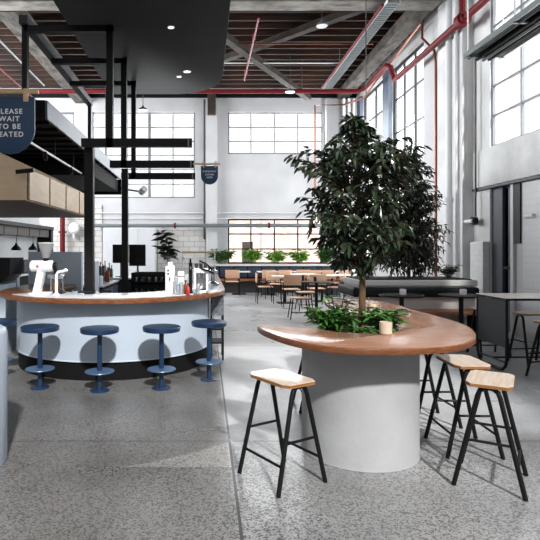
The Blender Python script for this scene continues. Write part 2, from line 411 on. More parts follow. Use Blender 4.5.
# back wall pilasters, top band, lower boards
struct(MB().box(bp(206, 0)[0], bp(217, 0)[0], BY-0.25, BY, 0, 6.6).build('trim_10', M['plaster'], smooth=False))
struct(MB().box(bp(325, 0)[0], bp(337, 0)[0], BY-0.2, BY, 0, 6.7).build('trim_11', M['plaster'], smooth=False))
struct(MB().box(LX, WX, BY-0.12, BY, 6.78, 6.93).build('trim_12', M['blackmatt'], smooth=False))
struct(MB().box(bp(158, 0)[0], bp(205, 0)[0], BY-0.04, BY, 0, bp(0, 229)[1]).build('trim_13', M['block_white'], smooth=False))
struct(MB().box(bp(20, 0)[0], bp(102, 0)[0], BY-0.04, BY, 0, bp(0, 205)[1]).build('trim_14', M['block_white'], smooth=False))

tag(MB().box(bp(207.5, 0)[0], bp(215.5, 0)[0], BY-0.45, BY-0.13, 6.1, 6.9, 0.01).build('timber_corbel', M['brace'], smooth=False), 'dark timber beam end on top of the grey pilaster beneath the red pipe', 'beam end')
# outside, behind the back windows
pv = struct(MB().box(-14, 14, BY+0.35, 36, -0.12, -0.02).build('pavement', mat('outside_paving', (150, 148, 146), 0.9, var=0.1), smooth=False))
ob = T('brick_building', 'pale pink brick building seen through the black framed window', 'building', (1.5, 31.5, -0.02))
MB().box(-10, 10, 0, 4, 0, 4.3).build('wall', M['brick_out'], ob, smooth=False)
for x in (0.75,):
    f = MB().box(x, x+0.65, -0.03, 0, 0.3, 1.9).build('window', M['brown'], ob, smooth=False)
MB().tube([(2.0, -0.1, 0), (2.0, -0.1, 4.3)], 0.12).build('downpipe', M['wpipe'], ob)

# ================================================================== CEILING TIMBERS
jl = 'brown timber joist under the dark roof deck'
j0 = tag(MB().box(LX, WX, -0.035, 0.035, -0.25, 0).build('ceiling_joist', M['joist'], smooth=False), jl, 'joist', 'timber joists across the ceiling')
ys = [6.4+0.44*i for i in range(27)]
for i, y in enumerate(ys):
    o = j0 if i == 0 else j0.copy()
    if i: COL.objects.link(o)
    o.location = (0, y, CZ+random.uniform(-0.015, 0.0))
tag(MB().box(-4.55, -4.1, 11.2, BY-0.02, 6.58, 6.98, 0.015).build('timber_beam', M['beam'], smooth=False),
    'weathered grey timber beam running back from the left corner above the kitchen', 'beam')
tag(MB().box(4.62, 5.0, 8.0, BY-0.02, 6.72, 6.98, 0.015).build('timber_beam', M['beam'], smooth=False),
    'pale grey timber beam running back along the right hand wall top', 'beam')
tag(MB().box(LX, 4.88, 10.7, 11.15, 6.58, 6.98, 0.015).build('cross_beam', M['beamx'], smooth=False),
    'broad pale weathered cross beam at the very top of the view', 'beam')
def brace(a, b, lab):
    a, b = Vector(a), Vector(b); d = b-a; L_ = d.length
    mt = Matrix.Translation(a) @ d.to_track_quat('X', 'Z').to_matrix().to_4x4()
    tag(MB().box(0, L_, -0.1, 0.1, -0.08, 0.08, 0.01, mtx=mt).build('diagonal_brace', M['brace'], smooth=False), lab, 'brace')
brace((0.35, 12.3, 6.58), (3.5, 17.6, 6.58), 'old timber brace slanting down behind the small round ceiling lamp')
brace((0.3, 15.0, 6.86), (3.6, 11.5, 6.86), 'dark timber brace slanting up behind the white dome ceiling lamp')

# ================================================================== PIPES AND SERVICES
def pipe(name, pts, r, m, lab, cat='pipe', n=10, grp=None):
    return tag(MB().tube(pts, r, n).build(name, m), lab, cat, grp)
rp = T('red_sprinkler_main', 'thick bright red pipe crossing under the ceiling and turning along the right wall', 'pipe', (0, 0, 0))
MB().tube([(-8.9, 15.6, 6.2), (4.55, 15.6, 6.2), (4.72, 15.5, 6.24), (4.8, 15.3, 6.3), (4.8, 13.75, 6.32), (4.82, 13.5, 6.2), (4.9, 13.45, 5.84), (4.9, 13.2, 5.84), (4.9, 4.5, 5.84)], 0.068, 12).build('pipe_run', M['redpipe'], rp)
for y in (9.9,):
    MB().tube([(4.9, y-0.08, 5.84), (4.9, y+0.08, 5.84)], 0.14, 12).tube([(4.9, y-0.16, 5.84), (4.9, y+0.16, 5.84)], 0.1, 12).build('flange', M['redpipe'], rp)
MB().tube([(4.9, 9.9, 5.84), (4.9, 9.9, 7.2)], 0.055, 10).build('riser', M['redpipe'], rp)
MB().tube([(2.9, 15.6, 6.2), (2.9, 15.6, 7.2)], 0.02).tube([(-1.0, 15.6, 6.2), (-1.0, 15.6, 7.2)], 0.02).build('hanger', M['conduit'], rp)
rp2 = T('red_branch_pipe', 'thin dull red pipe running back under the ceiling beside the black canopy', 'pipe')
MB().tube([(1.17, 11.3, 6.5), (1.17, 15.5, 6.5)], 0.022).build('pipe_run', M['redthin'], rp2)
for y in (12.4, 13.9, 14.9): MB().tube([(1.17, y, 6.48), (1.17, y, 6.6)], 0.045).build('sprinkler_head', M['redthin'], rp2)
pipe('red_conduit', [(3.62, 10.6, 6.45), (3.62, 16.2, 6.45)], 0.03, M['redpipe'], 'slim red pipe beside the perforated cable tray')
ct = T('cable_tray', 'long perforated pale cable tray under the ceiling near the right wall', 'tray', (3.78, 10.4, 6.42))
tb = MB().box(-0.12, 0.12, 0, 5.8, 0, 0.01)
for i in range(58): tb.box(-0.12, 0.12, i*0.1+0.03, i*0.1+0.06, -0.015, 0)
tb.build('tray', M['galv'], ct, smooth=False)
MB().box(-0.13, -0.12, 0, 5.8, 0, 0.06).box(0.12, 0.13, 0, 5.8, 0, 0.06).build('side_rail', M['wpipe'], ct, smooth=False)
for y in (1.2, 4.2): MB().tube([(0, y, 0), (0, y, 0.8)], 0.012).build('hanger_rod', M['galv'], ct)
pipe('white_conduit', [(0.45, 14.2, 6.55), (3.9, 14.2, 6.55)], 0.02, M['wpipe'], 'thin pale conduit crossing under the joists in front of the brace')
pipe('orange_conduit', [(-2, 13.0, 6.6), (4.2, 13.0, 6.6)], 0.018, M['copper'], 'thin rusty conduit crossing under the joists left to right')
# copper pipe
cpz = lambda px, py, Y: at(px, py, Y)
pipe('copper_pipe', [at(315, 190, 17.0), at(315, 105, 17.0), at(343, 105, 17.0), (4.95, 16.2, 6.18), (4.95, 12.0, 6.65), (4.95, 11.85, 6.62), (4.95, 11.85, 6.28), (5.05, 11.45, 5.85), (5.07, 11.42, 5.6), (5.07, 11.42, 0.3)], 0.028, M['copper'],
     'copper pipe following the right wall and dropping beside the white downpipe')
# left ceiling conduits
pipe('steel_conduit', [(-5.6, 11.0, 6.4), (-5.6, 17.5, 6.4)], 0.022, M['redthin'], 'dull red conduit crossing the dark ceiling above the hanging blue sign')
pipe('steel_conduit', [(-4.95, 11.0, 6.5), (-4.95, 16.0, 6.5)], 0.025, M['galv'], 'pale grey conduit crossing the dark ceiling above the hanging blue sign')
# lower pipes along the back wall
gp = T('service_pipe', 'grey green service pipe with red end flange along the back wall', 'pipe', (0, BY-0.5, 0))
z = 1.5+(248-225.5)*(BY-0.5)/520
X0, X1 = at(86, 0, BY-0.5).x, at(352, 0, BY-0.5).x
MB().tube([(X0, 0, z), (X1, 0, z)], 0.065, 12).build('pipe_run', M['galv'], gp)
for px in (269, 175): MB().tube([(at(px, 0, BY-0.5).x-0.03, 0, z), (at(px, 0, BY-0.5).x+0.03, 0, z)], 0.1, 12).build('flange', M['redpipe'], gp)
for px in (96, 158, 219, 311): MB().box(at(px, 0, BY-0.5).x-0.02, at(px, 0, BY-0.5).x+0.02, 0, 0.5, z-0.02, z+0.02).build('bracket', M['conduit'], gp, smooth=False)
for k, (py, nm) in enumerate(((213, 'upper'), (218.5, 'lower'))):
    pipe('wall_conduit', [at(88, py, BY-0.08), at(335, py, BY-0.08)], 0.02, M['wpipe'], 'thin white conduit on the back wall, %s of the pair above the service pipe' % nm)
v = at(205, 0, BY-0.28)
pipe('drop_conduit', [(v.x-0.02, BY-0.1, 6.7), (v.x-0.02, BY-0.1, 1.8)], 0.035, M['conduit'], 'dark vertical conduit beside the pilaster behind the small sign')
rpx = at(62.5, 0, BY-0.3)
rv = T('red_riser_pipe', 'thick red vertical pipe behind the plywood cupboard', 'pipe', (rpx.x, BY-0.3, 0))
MB().tube([(0, 0, 0), (0, 0, 3.2)], 0.09, 12).build('pipe_run', M['redpipe'], rv)
MB().tube([(0, 0, 2.02), (0, 0, 2.08)], 0.14, 12).build('flange', M['redpipe'], rv)
we = T('wall_fan', 'white bracketed fan on the wall beside the red vertical pipe', 'fan', tuple(at(74, 228, BY-0.3)))
MB().lathe([(0, -0.1), (0.16, -0.1), (0.2, 0), (0.16, 0.1), (0, 0.1)], mtx=Matrix.Rotation(pi/2.4, 4, 'X')).build('body', M['steelw'], we)
MB().box(-0.04, 0.0, 0, 0.3, -0.35, 0.02).build('bracket', M['steelw'], we, smooth=False)

# right wall verticals
def rw(px, off=0.12): return WX-off, (WX-off)*520/(px-205)
dp = T('white_downpipe', 'fat white downpipe with collar on the right wall behind the tree', 'pipe', (*rw(449, 0.25), 0))
MB().tube([(0, 0, 0), (0, 0, 2.5)], 0.09, 16).tube([(0, 0, 2.5), (0, 0, 6.9)], 0.065, 16).build('pipe_run', M['wpipe'], dp)
MB().tube([(0, 0, 2.46), (0, 0, 2.54)], 0.12, 16).build('collar', M['wpipe'], dp)
x_, y_ = rw(456, 0.27); pipe('white_downpipe', [(x_, y_, 0), (x_, y_, 6.9)], 0.035, M['wpipe'], 'slim white pipe right beside the fat white downpipe')
x_, y_ = rw(441, 0.14); pipe('dark_riser', [(x_, y_, 0), (x_, y_, 5.6)], 0.014, M['conduit'], 'thin dark conduit between the copper pipe and the white downpipe')
x_, y_ = rw(475.5, 0.1)
hc = T('wall_spigot', 'dark wall conduit ending in a round black cap beside the doorway', 'conduit', (x_, y_, 0))
MB().tube([(0, 0, 2.1), (0, 0, 5.2)], 0.02).build('conduit', M['conduit'], hc)
MB().tube([(0.02, 0, 2.02), (-0.08, 0, 2.02)], 0.075, 16).build('cap', M['black'], hc)
MB().tube([(-0.06, -0.03, 2.02), (-0.06, 0.3, 2.02)], 0.04, 12).build('spigot', M['wpipe'], hc)
pipe('white_spigot', [(WX-0.05, 8.3, 2.02), (WX-0.05, 8.52, 2.02)], 0.035, M['wpipe'], 'short white pipe stub on the brick wall right of the doorway')
# grey pipes in the far corner
for k, (px, lab) in enumerate(((345, 'left'), (350, 'middle'), (355, 'right'))):
    v = at(px-1, 0, 17.6); pipe('corner_pipe', [(v.x, 17.6, 0.0), (v.x, 17.6, 6.55)], 0.045, M['wpipe'], 'white vertical pipe in the far corner, %s of three' % lab)

# suspended black service tray, upper right
st = T('suspended_tray', 'long black suspended service tray in front of the upper right window', 'tray', (0, 8.65, 4.66))
MB().box(4.36, 4.86, -5.6, 0, 0.03, 0.05).box(4.5, 4.54, -5.6, 0, -0.05, 0.03).box(4.7, 4.74, -5.6, 0, -0.05, 0.03).build('tray', M['blackmatt'], st, smooth=False)
MB().box(4.30, 4.33, -5.6, 0, -0.01, 0.07).build('side_rail', M['galv'], st, smooth=False)
MB().box(4.88, 4.92, -5.6, 0, -0.03, 0.07).build('side_rail', M['wpipe'], st, smooth=False)
MB().tube([(4.38, -5.6, 0.0), (4.38, -0.02, 0.0)], 0.035).build('cable', M['black'], st)
MB().tube([(4.62, -5.6, -0.04), (4.62, -0.02, -0.04)], 0.03).build('cable', M['conduit'], st)
for y in (-0.1, -1.4, -2.7): MB().box(4.28, 4.94, y-0.02, y+0.02, -0.03, -0.005).build('cross_bar', M['galv'], st, smooth=False)
for (x, y) in ((4.32, -0.1), (4.9, -0.1), (4.32, -1.4), (4.9, -1.4), (4.32, -2.7)): MB().tube([(x, y, 0), (x, y, 2.5)], 0.012, 6).build('hanger_rod', M['wpipe'], st)

# ================================================================== BLACK BAR FRAMES AND CANOPY
cy = MB()
pts = [(-1.6, 4.7), (0.27, 4.7)]; YC = 8.8
for k in range(9):
    a = pi/2*k/8; pts.append((0.27-0.75+0.75*cos(a), YC-0.9+0.9*sin(a)))
pts += [(-1.6, YC)]
cn = T('black_canopy', 'large black ceiling canopy with rounded corner hung over the round bar', 'canopy', (0, 0, 4.1))
MB().prism(pts, 0, 0.12, 0.01).build('panel', M['canopy'], cn)
for (x, y) in ((-1.4, 5.2), (0.0, 5.2), (-1.4, 8.2), (-0.2, 8.0)): MB().tube([(x, y, 0.12), (x, y, 3.1)], 0.015).build('hanger_rod', M['black'], cn)
for (px, py, lab) in ((171, 26.5, 'nearest'), (187, 71, 'brighter of the far pair'), (179, 76, 'dimmer of the far pair')):
    Y = 2.6*520/(248-py); v = at(px, py, Y)
    dl = T('downlight', 'tiny recessed white downlight in the black canopy, %s' % lab, 'light', (v.x, v.y, 4.1))
    r = 0.05 if py == 71 else 0.035
    MB().lathe([(r, 0), (r*1.25, -0.004), (r*1.25, -0.012), (r, -0.016), (r*0.9, -0.004)], n=20).build('rim', M['wpipe'], dl)
    MB().lathe([(0, -0.008), (r, -0.008), (r, 0)], n=20).build('lens', M['bulb'], dl)

def frame(Y, t, lab, post=None, zlo=2.62, up=True):
    f = T('bar_gantry', lab, 'gantry', (0, Y, 0), group=None)
    MB().box(-1.11-t/2, -1.11+t/2, -t/2, t/2, zlo, 4.09).build('upright', M['black'], f, smooth=False)
    MB().box(-2.1, -1.11+t/2, -t/2, t/2, 4.02, 4.09).build('top_rail', M['black'], f, smooth=False)
    if Y < 6.5: MB().box(-2.1-0.03, -2.1+0.03, -t/2, t/2, 3.34, 4.09).build('hanger', M['black'], f, smooth=False)
    MB().box((-1.44 if Y < 6.5 else -1.3), -0.15, -t/2, t/2, zlo, zlo+0.095).build('cross_rail', M['black'], f, smooth=False)
    MB().box(-0.2, -0.185, -t/2-0.003, t/2+0.003, zlo-0.003, zlo+0.098).build('band', M['galv'], f, smooth=False)
    if post: MB().box(post-0.052, post+0.052, -0.05, 0.05, 0.0, zlo+0.09).build('post', M['black'], f, smooth=False)
    return f
frame(6.08, 0.076, 'nearest black steel frame over the bar, with the thick full height post', None, 2.68)
# its post sits behind the counter ring
frame(7.13, 0.076, 'middle black steel frame over the bar, carrying the small hanging sign', None, 2.6)
frame(8.09, 0.07, 'furthest black steel frame over the bar with the thinnest rails', None, 2.57)
tag(MB().box(-1.437, -1.333, 6.18, 6.28, 0.945, 2.78).build('steel_post', M['black'], smooth=False), 'thick black square post standing on the bar counter', 'post')
tag(MB().box(-1.155, -1.07, 7.2, 7.27, 0.0, 2.6).build('steel_post', M['black'], smooth=False), 'slimmer black square post standing inside the round bar', 'post')
lb = T('steel_beam', 'black steel beam running back along the left ends of the bar frames', 'beam', (-2.1, 6.0, 4.09))
MB().box(-0.05, 0.05, 0, 3.5, 0.003, 0.1).build('beam', M['frame'], lb, smooth=False)
MB().box(-0.03, 0.03, 3.44, 3.5, -1.0, 0).build('drop', M['black'], lb, smooth=False)

# extractor hood
hd = T('extractor_hood', 'big black ceiling hood with pale blue grey edge over the kitchen', 'hood', (0, 6.57, 3.13))
hb = MB().box(-4.4, -2.02, 0, 5.83, 0.02, 0.24)
for i in range(14): hb.box(-4.4, -2.03, 0.2+i*0.4, 0.3+i*0.4, -0.02, 0.02)
hb.build('body', M['blackmatt'], hd, smooth=False)
MB().box(-2.02, -1.99, 0, 5.83, 0, 0.235).build('edge_panel', M['fascia'], hd, smooth=False)
MB().box(-4.4, -1.99, 5.78, 5.83, -0.36, 0).build('back_panel', M['blackmatt'], hd, smooth=False)
MB().box(-4.4, -2.06, 2.9, 5.75, -0.3, -0.02).build('filter_box', M['blackmatt'], hd, smooth=False)
for (x, y) in ((-4.2, 0.3), (-2.3, 5.5), (-4.2, 5.5)): MB().tube([(x, y, 0.2), (x, y, 4.1)], 0.015).build('hanger_rod', M['black'], hd)
tr = T('light_rail', 'thin pale lighting rail slanting below the black hood', 'rail', (-2.25, 6.2, 2.86))
MB().box(-0.01, 0.01, 0, 0.0+5.6, -0.012, 0.012).build('rail', M['wpipe'], tr, smooth=False)
for y in (0.5, 1.6, 2.7): MB().tube([(0, y, 0), (0, y, 0.27)], 0.008).build('hanger_rod', M['black'], tr)
for y in (1.1, 2.5): MB().tube([(0, y, -0.02), (0.03, y-0.04, -0.13)], 0.03, 12).build('spot_lamp', M['black'], tr)

sl = T('spot_lamp', 'small white spot lamp at the far end of the black hood', 'lamp', (-1.5, 12.2, 2.8))
MB().tube([(0, 0, 0), (0.1, -0.12, 0.08)], 0.08, 16).build('head', M['wpipe'], sl)
MB().tube([(0, 0, 0.02), (-0.55, 0.18, 0.12)], 0.02).build('arm', M['black'], sl)
# plywood cupboard box
pc = T('plywood_cupboard', 'pale plywood wall cupboard with slanting top hanging above the coffee counter', 'cupboard', (0, 5.96, 2.05))
mt = Matrix(((1, 0, 0, 0), (0, 0, 1, 0), (0, 1, 0, 0), (0, 0, 0, 1)))
prof = [(-2.05, 0.0), (-2.05, 0.37), (-2.7, 0.71), (-3.9, 0.71), (-3.9, 0.0)]
MB().prism(prof, 0, 3.3, 0, mtx=mt).build('body', M['ply'], pc, smooth=False)
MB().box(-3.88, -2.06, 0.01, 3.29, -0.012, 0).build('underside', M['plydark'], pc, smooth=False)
e = [0.03, 0.84, 1.63, 2.44, 3.27]
for a, b in zip(e, e[1:]):
    MB().box(-2.05, -2.028, a+0.03, b-0.03, 0.01, 0.36, 0.003).build('door', M['ply'], pc, smooth=False)
MB().box(-2.0485, -2.042, 0.02, 3.28, 0.005, 0.365).build('shadow_gap', M['brown'], pc, smooth=False)
bl = T('tube_lamp', 'short black tube lamp on the near edge of the plywood cupboard', 'lamp', tuple(at(25, 171, 5.85)))
MB().tube([(-0.1, 0, -0.01), (0.1, 0, 0.01)], 0.025, 12).build('tube', M['black'], bl)
MB().box(-0.012, 0.012, 0, 0.11, -0.01, 0.01).build('bracket', M['black'], bl, smooth=False)

# hanging signs
def sign(Y, cx, top, bot, half, lines, name, lab, dow_y, x_dl, x_dr, clips, th, size, lys):
    t = T(name, lab, 'sign', (at(cx, 0, Y).x, Y, 0))
    k = Y/520; R = half*k; zt = 1.5+(248-top)*k; zb = 1.5+(248-bot)*k
    pts = [(-R, zt), (R, zt)]
    for i in range(25):
        a = -pi*i/24; pts.append((R*cos(a), zb+R+R*sin(a)))
    pts = [(-R, zt), (R, zt)] + pts[2:]
    m = Matrix(((1, 0, 0, 0), (0, 0, 1, 0), (0, 1, 0, 0), (0, 0, 0, 1)))
    MB().prism(pts, -th/2, th/2, 0.002, mtx=m).build('board', M['signblue'], t)
    zd = 1.5+(248-dow_y)*k
    MB().tube([((x_dl-cx)*k, 0, zd), ((x_dr-cx)*k, 0, zd)], 2.1*k if Y < 6.5 else 0.012, 12).build('dowel', M['dowel'], t)
    for c in clips:
        MB().box((c-2.4*half/25-cx)*k, (c+2.4*half/25-cx)*k, -0.03, -th/2, zt-5*k*half/25, zd+2.5*k).build('clip', M['dowel'], t, smooth=False)
    for s_, ly in zip(lines, lys):
        f = bpy.data.curves.new('lettering', 'FONT'); f.body = s_; f.align_x = 'CENTER'; f.align_y = 'CENTER'
        f.size = size*k*1.34; f.extrude = 0.002; f.offset = 0.0022*size*k/0.075; f.space_character = 1.25
        f.materials.append(M['letter'])
        tmp = bpy.data.objects.new('tmp', f); COL.objects.link(tmp)
        bpy.context.view_layer.update()
        me = bpy.data.meshes.new_from_object(tmp.evaluated_get(bpy.context.evaluated_depsgraph_get()))
        bpy.data.objects.remove(tmp); me.name = 'lettering'
        o = bpy.data.objects.new('lettering', me); COL.objects.link(o); o.parent = t
        o.location = (0, -th/2-0.004, 1.5+(248-ly)*k); o.rotation_euler = (pi/2, 0, 0)
sign(5.95, 9.8, 97, 154, 25, ['PLEASE', 'WAIT', 'TO BE', 'SEATED'], 'hanging_sign', 'large dark blue sign with rounded bottom hanging from a pale wooden dowel', 91.7, -30, 38.5, (-8, 26.5), 0.03, 5.2, (112, 119.4, 127, 134.8))
sign(7.05, 209.5, 166, 184.5, 8.5, ['TAKEAWAY', 'COFFEE', 'HERE'], 'hanging_sign', 'small dark blue sign with rounded bottom beside the grey pilaster', 164, 193, 220, (203.5, 215.5), 0.02, 1.6, (171.6, 174.8, 177.6))

# ================================================================== ROUND BAR
CX, CYB = -1.22, 7.13
def bar_path(R, yl, yr_, n=48):
    p = [(CX-R, yl)]
    for i in range(n+1):
        a = pi+pi*i/n; p.append((CX+R*cos(a), CYB+R*sin(a)))
    p.append((CX+R, yr_)); return p
def strip(mb, Ro, Ri, z0, z1, yl, yr_, bev=0, sub=None):
    A, B = bar_path(Ro, yl, yr_), bar_path(Ri, yl, yr_)
    if sub: A, B = A[sub[0]:sub[1]], B[sub[0]:sub[1]]
    mb.prism(A+B[::-1], z0, z1, bev); return mb
bar = T('bar_counter', 'large round ended pale blue bar with brown timber rim', 'bar', (0, 0, 0))
strip(MB(), 1.28, 1.18, 0.21, 0.89, 7.95, 11).build('front_panel', M['paleblue'], bar)
strip(MB(), 1.26, 1.16, 0, 0.21, 7.95, 11).build('kickboard', M['blackmatt'], bar)
strip(MB(), 1.49, 0.75, 0.89, 0.945, 7.95, 11, 0.004).build('timber_top', M['bartop'], bar)
strip(MB(), 1.43, 0.8, 0.9455, 0.952, 7.95, 11, 0.001, (12, 51)).build('stone_glare_top', M['paletop'], bar)  # pale stone on the right arm; front arc paints glare over timber
strip(MB(), 1.285, 1.28, 0.21, 0.225, 7.95, 11).build('lower_trim', M['greyblue'], bar)
ms = T('side_stand', 'speckled dark stone box on black legs at the right end of the bar', 'stand', (0.16, 6.95, 0))
MB().box(-0.085, 0.09, -0.02, 0.35, 0.6, 0.885, 0.004).build('stone_box', M['terrazzo'], ms, smooth=False)
for (x, y) in ((-0.075, 0), (0.08, 0), (-0.075, 0.33), (0.08, 0.33)): MB().box(x-0.012, x+0.012, y-0.012, y+0.012, 0, 0.6).build('leg', M['black'], ms, smooth=False)
MB().box(-0.08, 0.085, 0, 0.33, 0.22, 0.24).box(-0.08, 0.085, 0, 0.33, 0.4, 0.42).build('shelf', M['black'], ms, smooth=False)

# bar stools
def blue_stool():
    t = T('bar_stool', '', 'stool', group='blue pedestal stools around the bar')
    MB().lathe([(0, 0.612), (0.19, 0.612), (0.2, 0.618), (0.203, 0.655), (0.196, 0.664), (0, 0.664)], n=48).build('seat', M['navy'], t)
    MB().tube([(0, 0, 0.012), (0, 0, 0.612)], 0.026, 20).build('pole', M['navy'], t)
    MB().lathe([(0.026, 0.196), (0.15, 0.198), (0.154, 0.204), (0.15, 0.212), (0.026, 0.216)], n=40).build('footrest', M['navyfoot'], t)
    MB().lathe([(0, 0), (0.1, 0), (0.1, 0.01), (0.03, 0.02), (0, 0.02)], n=36).build('base', M['navy'], t)
    return t
bs = blue_stool(); bs.location = (-1.106, 5.46, 0); bs['label'] = 'navy blue round bar stool, third from the left along the bar'
for x, y, lab in ((-1.77, 5.58, 'navy blue round bar stool, second from the left, below the white coffee grinder'),
                  (-0.465, 5.56, 'navy blue round bar stool, fourth from the left, second from the right along the bar'),
                  (0.046, 5.93, 'navy blue round bar stool at the right end of the bar'),
                  (-2.39, 6.02, 'navy blue round bar stool cut by the left edge of the photo')):
    dup(bs, (x, y, 0), random.uniform(0, 1), lab)

# ================================================================== HOST CYLINDER (left edge)
hs = T('pale_pedestal', 'pale blue round pedestal cut off by the left edge of the photo', 'pedestal', (-1.785, 3.6, 0))
MB().lathe([(0, 0), (0.385, 0), (0.39, 0.01), (0.39, 0.9), (0.38, 0.925), (0.355, 0.94), (0, 0.94)], n=64).build('body', M['paleblue'], hs)
MB().lathe([(0.2, 0.941), (0.34, 0.941), (0.34, 0.948), (0.2, 0.948)], n=48).build('top_ring', M['greyblue'], hs)

# ================================================================== TREE TABLE
def catmull(P, n=8):
    out = []; N = len(P)
    for i in range(N):
        p0, p1, p2, p3 = [Vector(P[(i+k-1) % N]) for k in range(4)]
        for j in range(n):
            t = j/n
            out.append(0.5*((2*p1)+(-p0+p2)*t+(2*p0-5*p1+4*p2-p3)*t*t+(-p0+3*p1-3*p2+p3)*t**3))
    return out
out = [(0.405, 4.0), (0.43, 3.78), (0.54, 3.45), (0.68, 3.25), (0.88, 3.14), (1.08, 3.12), (1.30, 3.13), (1.55, 3.22), (1.75, 3.40), (1.91, 3.67), (2.02, 4.0),
       (2.055, 4.4), (2.03, 5.05), (2.02, 5.6), (1.88, 6.0), (1.62, 6.15), (1.39, 6.02), (1.32, 5.5), (1.36, 4.9), (1.42, 4.45), (1.47, 4.1), (1.42, 3.82),
       (1.28, 3.69), (1.1, 3.67), (0.94, 3.73), (0.83, 3.88), (0.7, 3.94), (0.52, 4.02), (0.43, 4.05)]
sp = catmull(out, 6)
tt = T('tree_table', 'big curved timber topped table on a round concrete base, wrapped around the potted tree', 'table', (1.15, 3.885, 0))
loc = lambda q: [(p[0]-1.15, p[1]-3.885) for p in q]
MB().prism(loc(sp), 0.858, 0.893, 0.002).build('edge_band', M['woodedge'], tt)
# thin pale-grained face laid on the edge
cx_ = sum(p[0] for p in sp)/len(sp); cy_ = sum(p[1] for p in sp)/len(sp)
def inset(P, dd):
    N = len(P); o = []
    for i in range(N):
        a, b = Vector(P[i-1]), Vector(P[(i+1) % N]); t = (b-a).normalized()
        o.append(Vector(P[i])+Vector((-t.y, t.x))*dd)
    return o
ar = sum(sp[i-1][0]*sp[i][1]-sp[i][0]*sp[i-1][1] for i in range(len(sp)))
ins = inset(sp, 0.006 if ar > 0 else -0.006)
MB().prism(loc(ins), 0.893, 0.9, 0.001).build('top', M['woodtop'], tt)
MB().lathe([(0, 0.0), (0.422, 0.0), (0.425, 0.005), (0.42, 0.02), (0.42, 0.858), (0.385, 0.858), (0.385, 0.80), (0, 0.80)], n=96).build('planter_base', M['concrete'], tt)
MB().lathe([(0, 0), (0.3, 0), (0.3, 0.858), (0, 0.858)], c=(0.52, 1.5, 0), n=48).build('rear_base', M['concrete'], tt)
MB().lathe([(0, 0.81), (0.383, 0.81), (0.383, 0.83), (0.2, 0.85), (0, 0.86)], n=40).build('soil', M['soil'], tt)

def leaf(bm, p, d, n, L, W, fold=0.25, droop=0.3):
    d = d.normalized(); s = d.cross(n)
    if s.length < 1e-3: s = d.orthogonal()
    s.normalize(); n = s.cross(d).normalized()
    def q(u, w, h): return bm.verts.new(p+d*L*u+s*W*w+n*(h*W)-Vector((0, 0, 1))*droop*L*u*u)
    b = q(0, 0, 0); t = q(1, 0, 0); m1 = q(0.4, 0, -fold)
    l1 = q(0.3, 0.5, fold*.5); l2 = q(0.7, 0.36, fold*.3); r1 = q(0.3, -0.5, fold*.5); r2 = q(0.7, -0.36, fold*.3); m2 = q(0.72, 0, -fold*.6)
    for f in ((b, l1, m1), (l1, l2, m2, m1), (l2, t, m2), (b, m1, r1), (m1, m2, r2, r1), (m2, t, r2)): bm.faces.new(f)

def interp(tab, z):
    for (a, ra), (b, rb) in zip(tab, tab[1:]):
        if a <= z <= b: return ra+(rb-ra)*(z-a)/(b-a)
    return 0.0
def tree(t, tab, cxf, trunk, rt, ntw, per, L, W, lm, seed, spray=()):
    rnd = random.Random(seed)
    MB().tube(trunk, rt, 10, r1=rt*0.35).build('trunk', M['bark'], t)
    tw = MB(); lf = MB(); zs = [a for a, _ in tab]
    ends = list(spray)
    zmx = max(r for _, r in tab)
    while len(ends) < ntw:
        z = rnd.uniform(zs[0], zs[-1]); r = interp(tab, z)
        if rnd.random() > (r/zmx)**1.1: continue
        a = rnd.uniform(0, 2*pi); q = r*math.sqrt(rnd.uniform(0.12, 1))
        c = cxf(z); ends.append(Vector((c[0]+q*cos(a), c[1]+q*sin(a), z)))
    tz0, tz1 = trunk[0][2], trunk[-1][2]
    for e in ends:
        e = Vector(e); c = cxf(e.z); r = math.hypot(e.x-c[0], e.y-c[1])
        z0 = min(max(e.z-r*rnd.uniform(0.2, 0.9), zs[0]*0.6+zs[-1]*0.4-0.4*(zs[-1]-zs[0])), tz1-0.02)
        z0 = max(z0, tz0+0.3*(tz1-tz0)); c0 = cxf(z0)
        s = Vector((c0[0], c0[1], z0)); ctrl = (s+e)/2+Vector((0, 0, 0.18*r+0.05))
        pts = [s*(1-u)**2+ctrl*2*u*(1-u)+e*u*u for u in [i/5 for i in range(6)]]
        tw.tube(pts, rt*0.16, 4, r1=rt*0.06, cap=False)
        for k in range(per):
            u = 0.3+0.7*(k+rnd.random())/per
            p = s*(1-u)**2+ctrl*2*u*(1-u)+e*u*u
            tan = ((ctrl-s)*(1-u)+(e-ctrl)*u).normalized()
            side = Vector((rnd.gauss(0, 1), rnd.gauss(0, 1), rnd.gauss(-0.25, 0.6)))
            d = tan*0.7+side*0.7+Vector((0, 0, -0.25))
            ll = L*rnd.uniform(0.7, 1.2)
            leaf(lf.bm, p+d.normalized()*0.01, d, Vector((rnd.gauss(0, .4), rnd.gauss(0, .4), 1)), ll, W*rnd.uniform(0.8, 1.2))
    tw.build('branches', M['twig'], t); lf.build('foliage', lm, t, smooth=False)

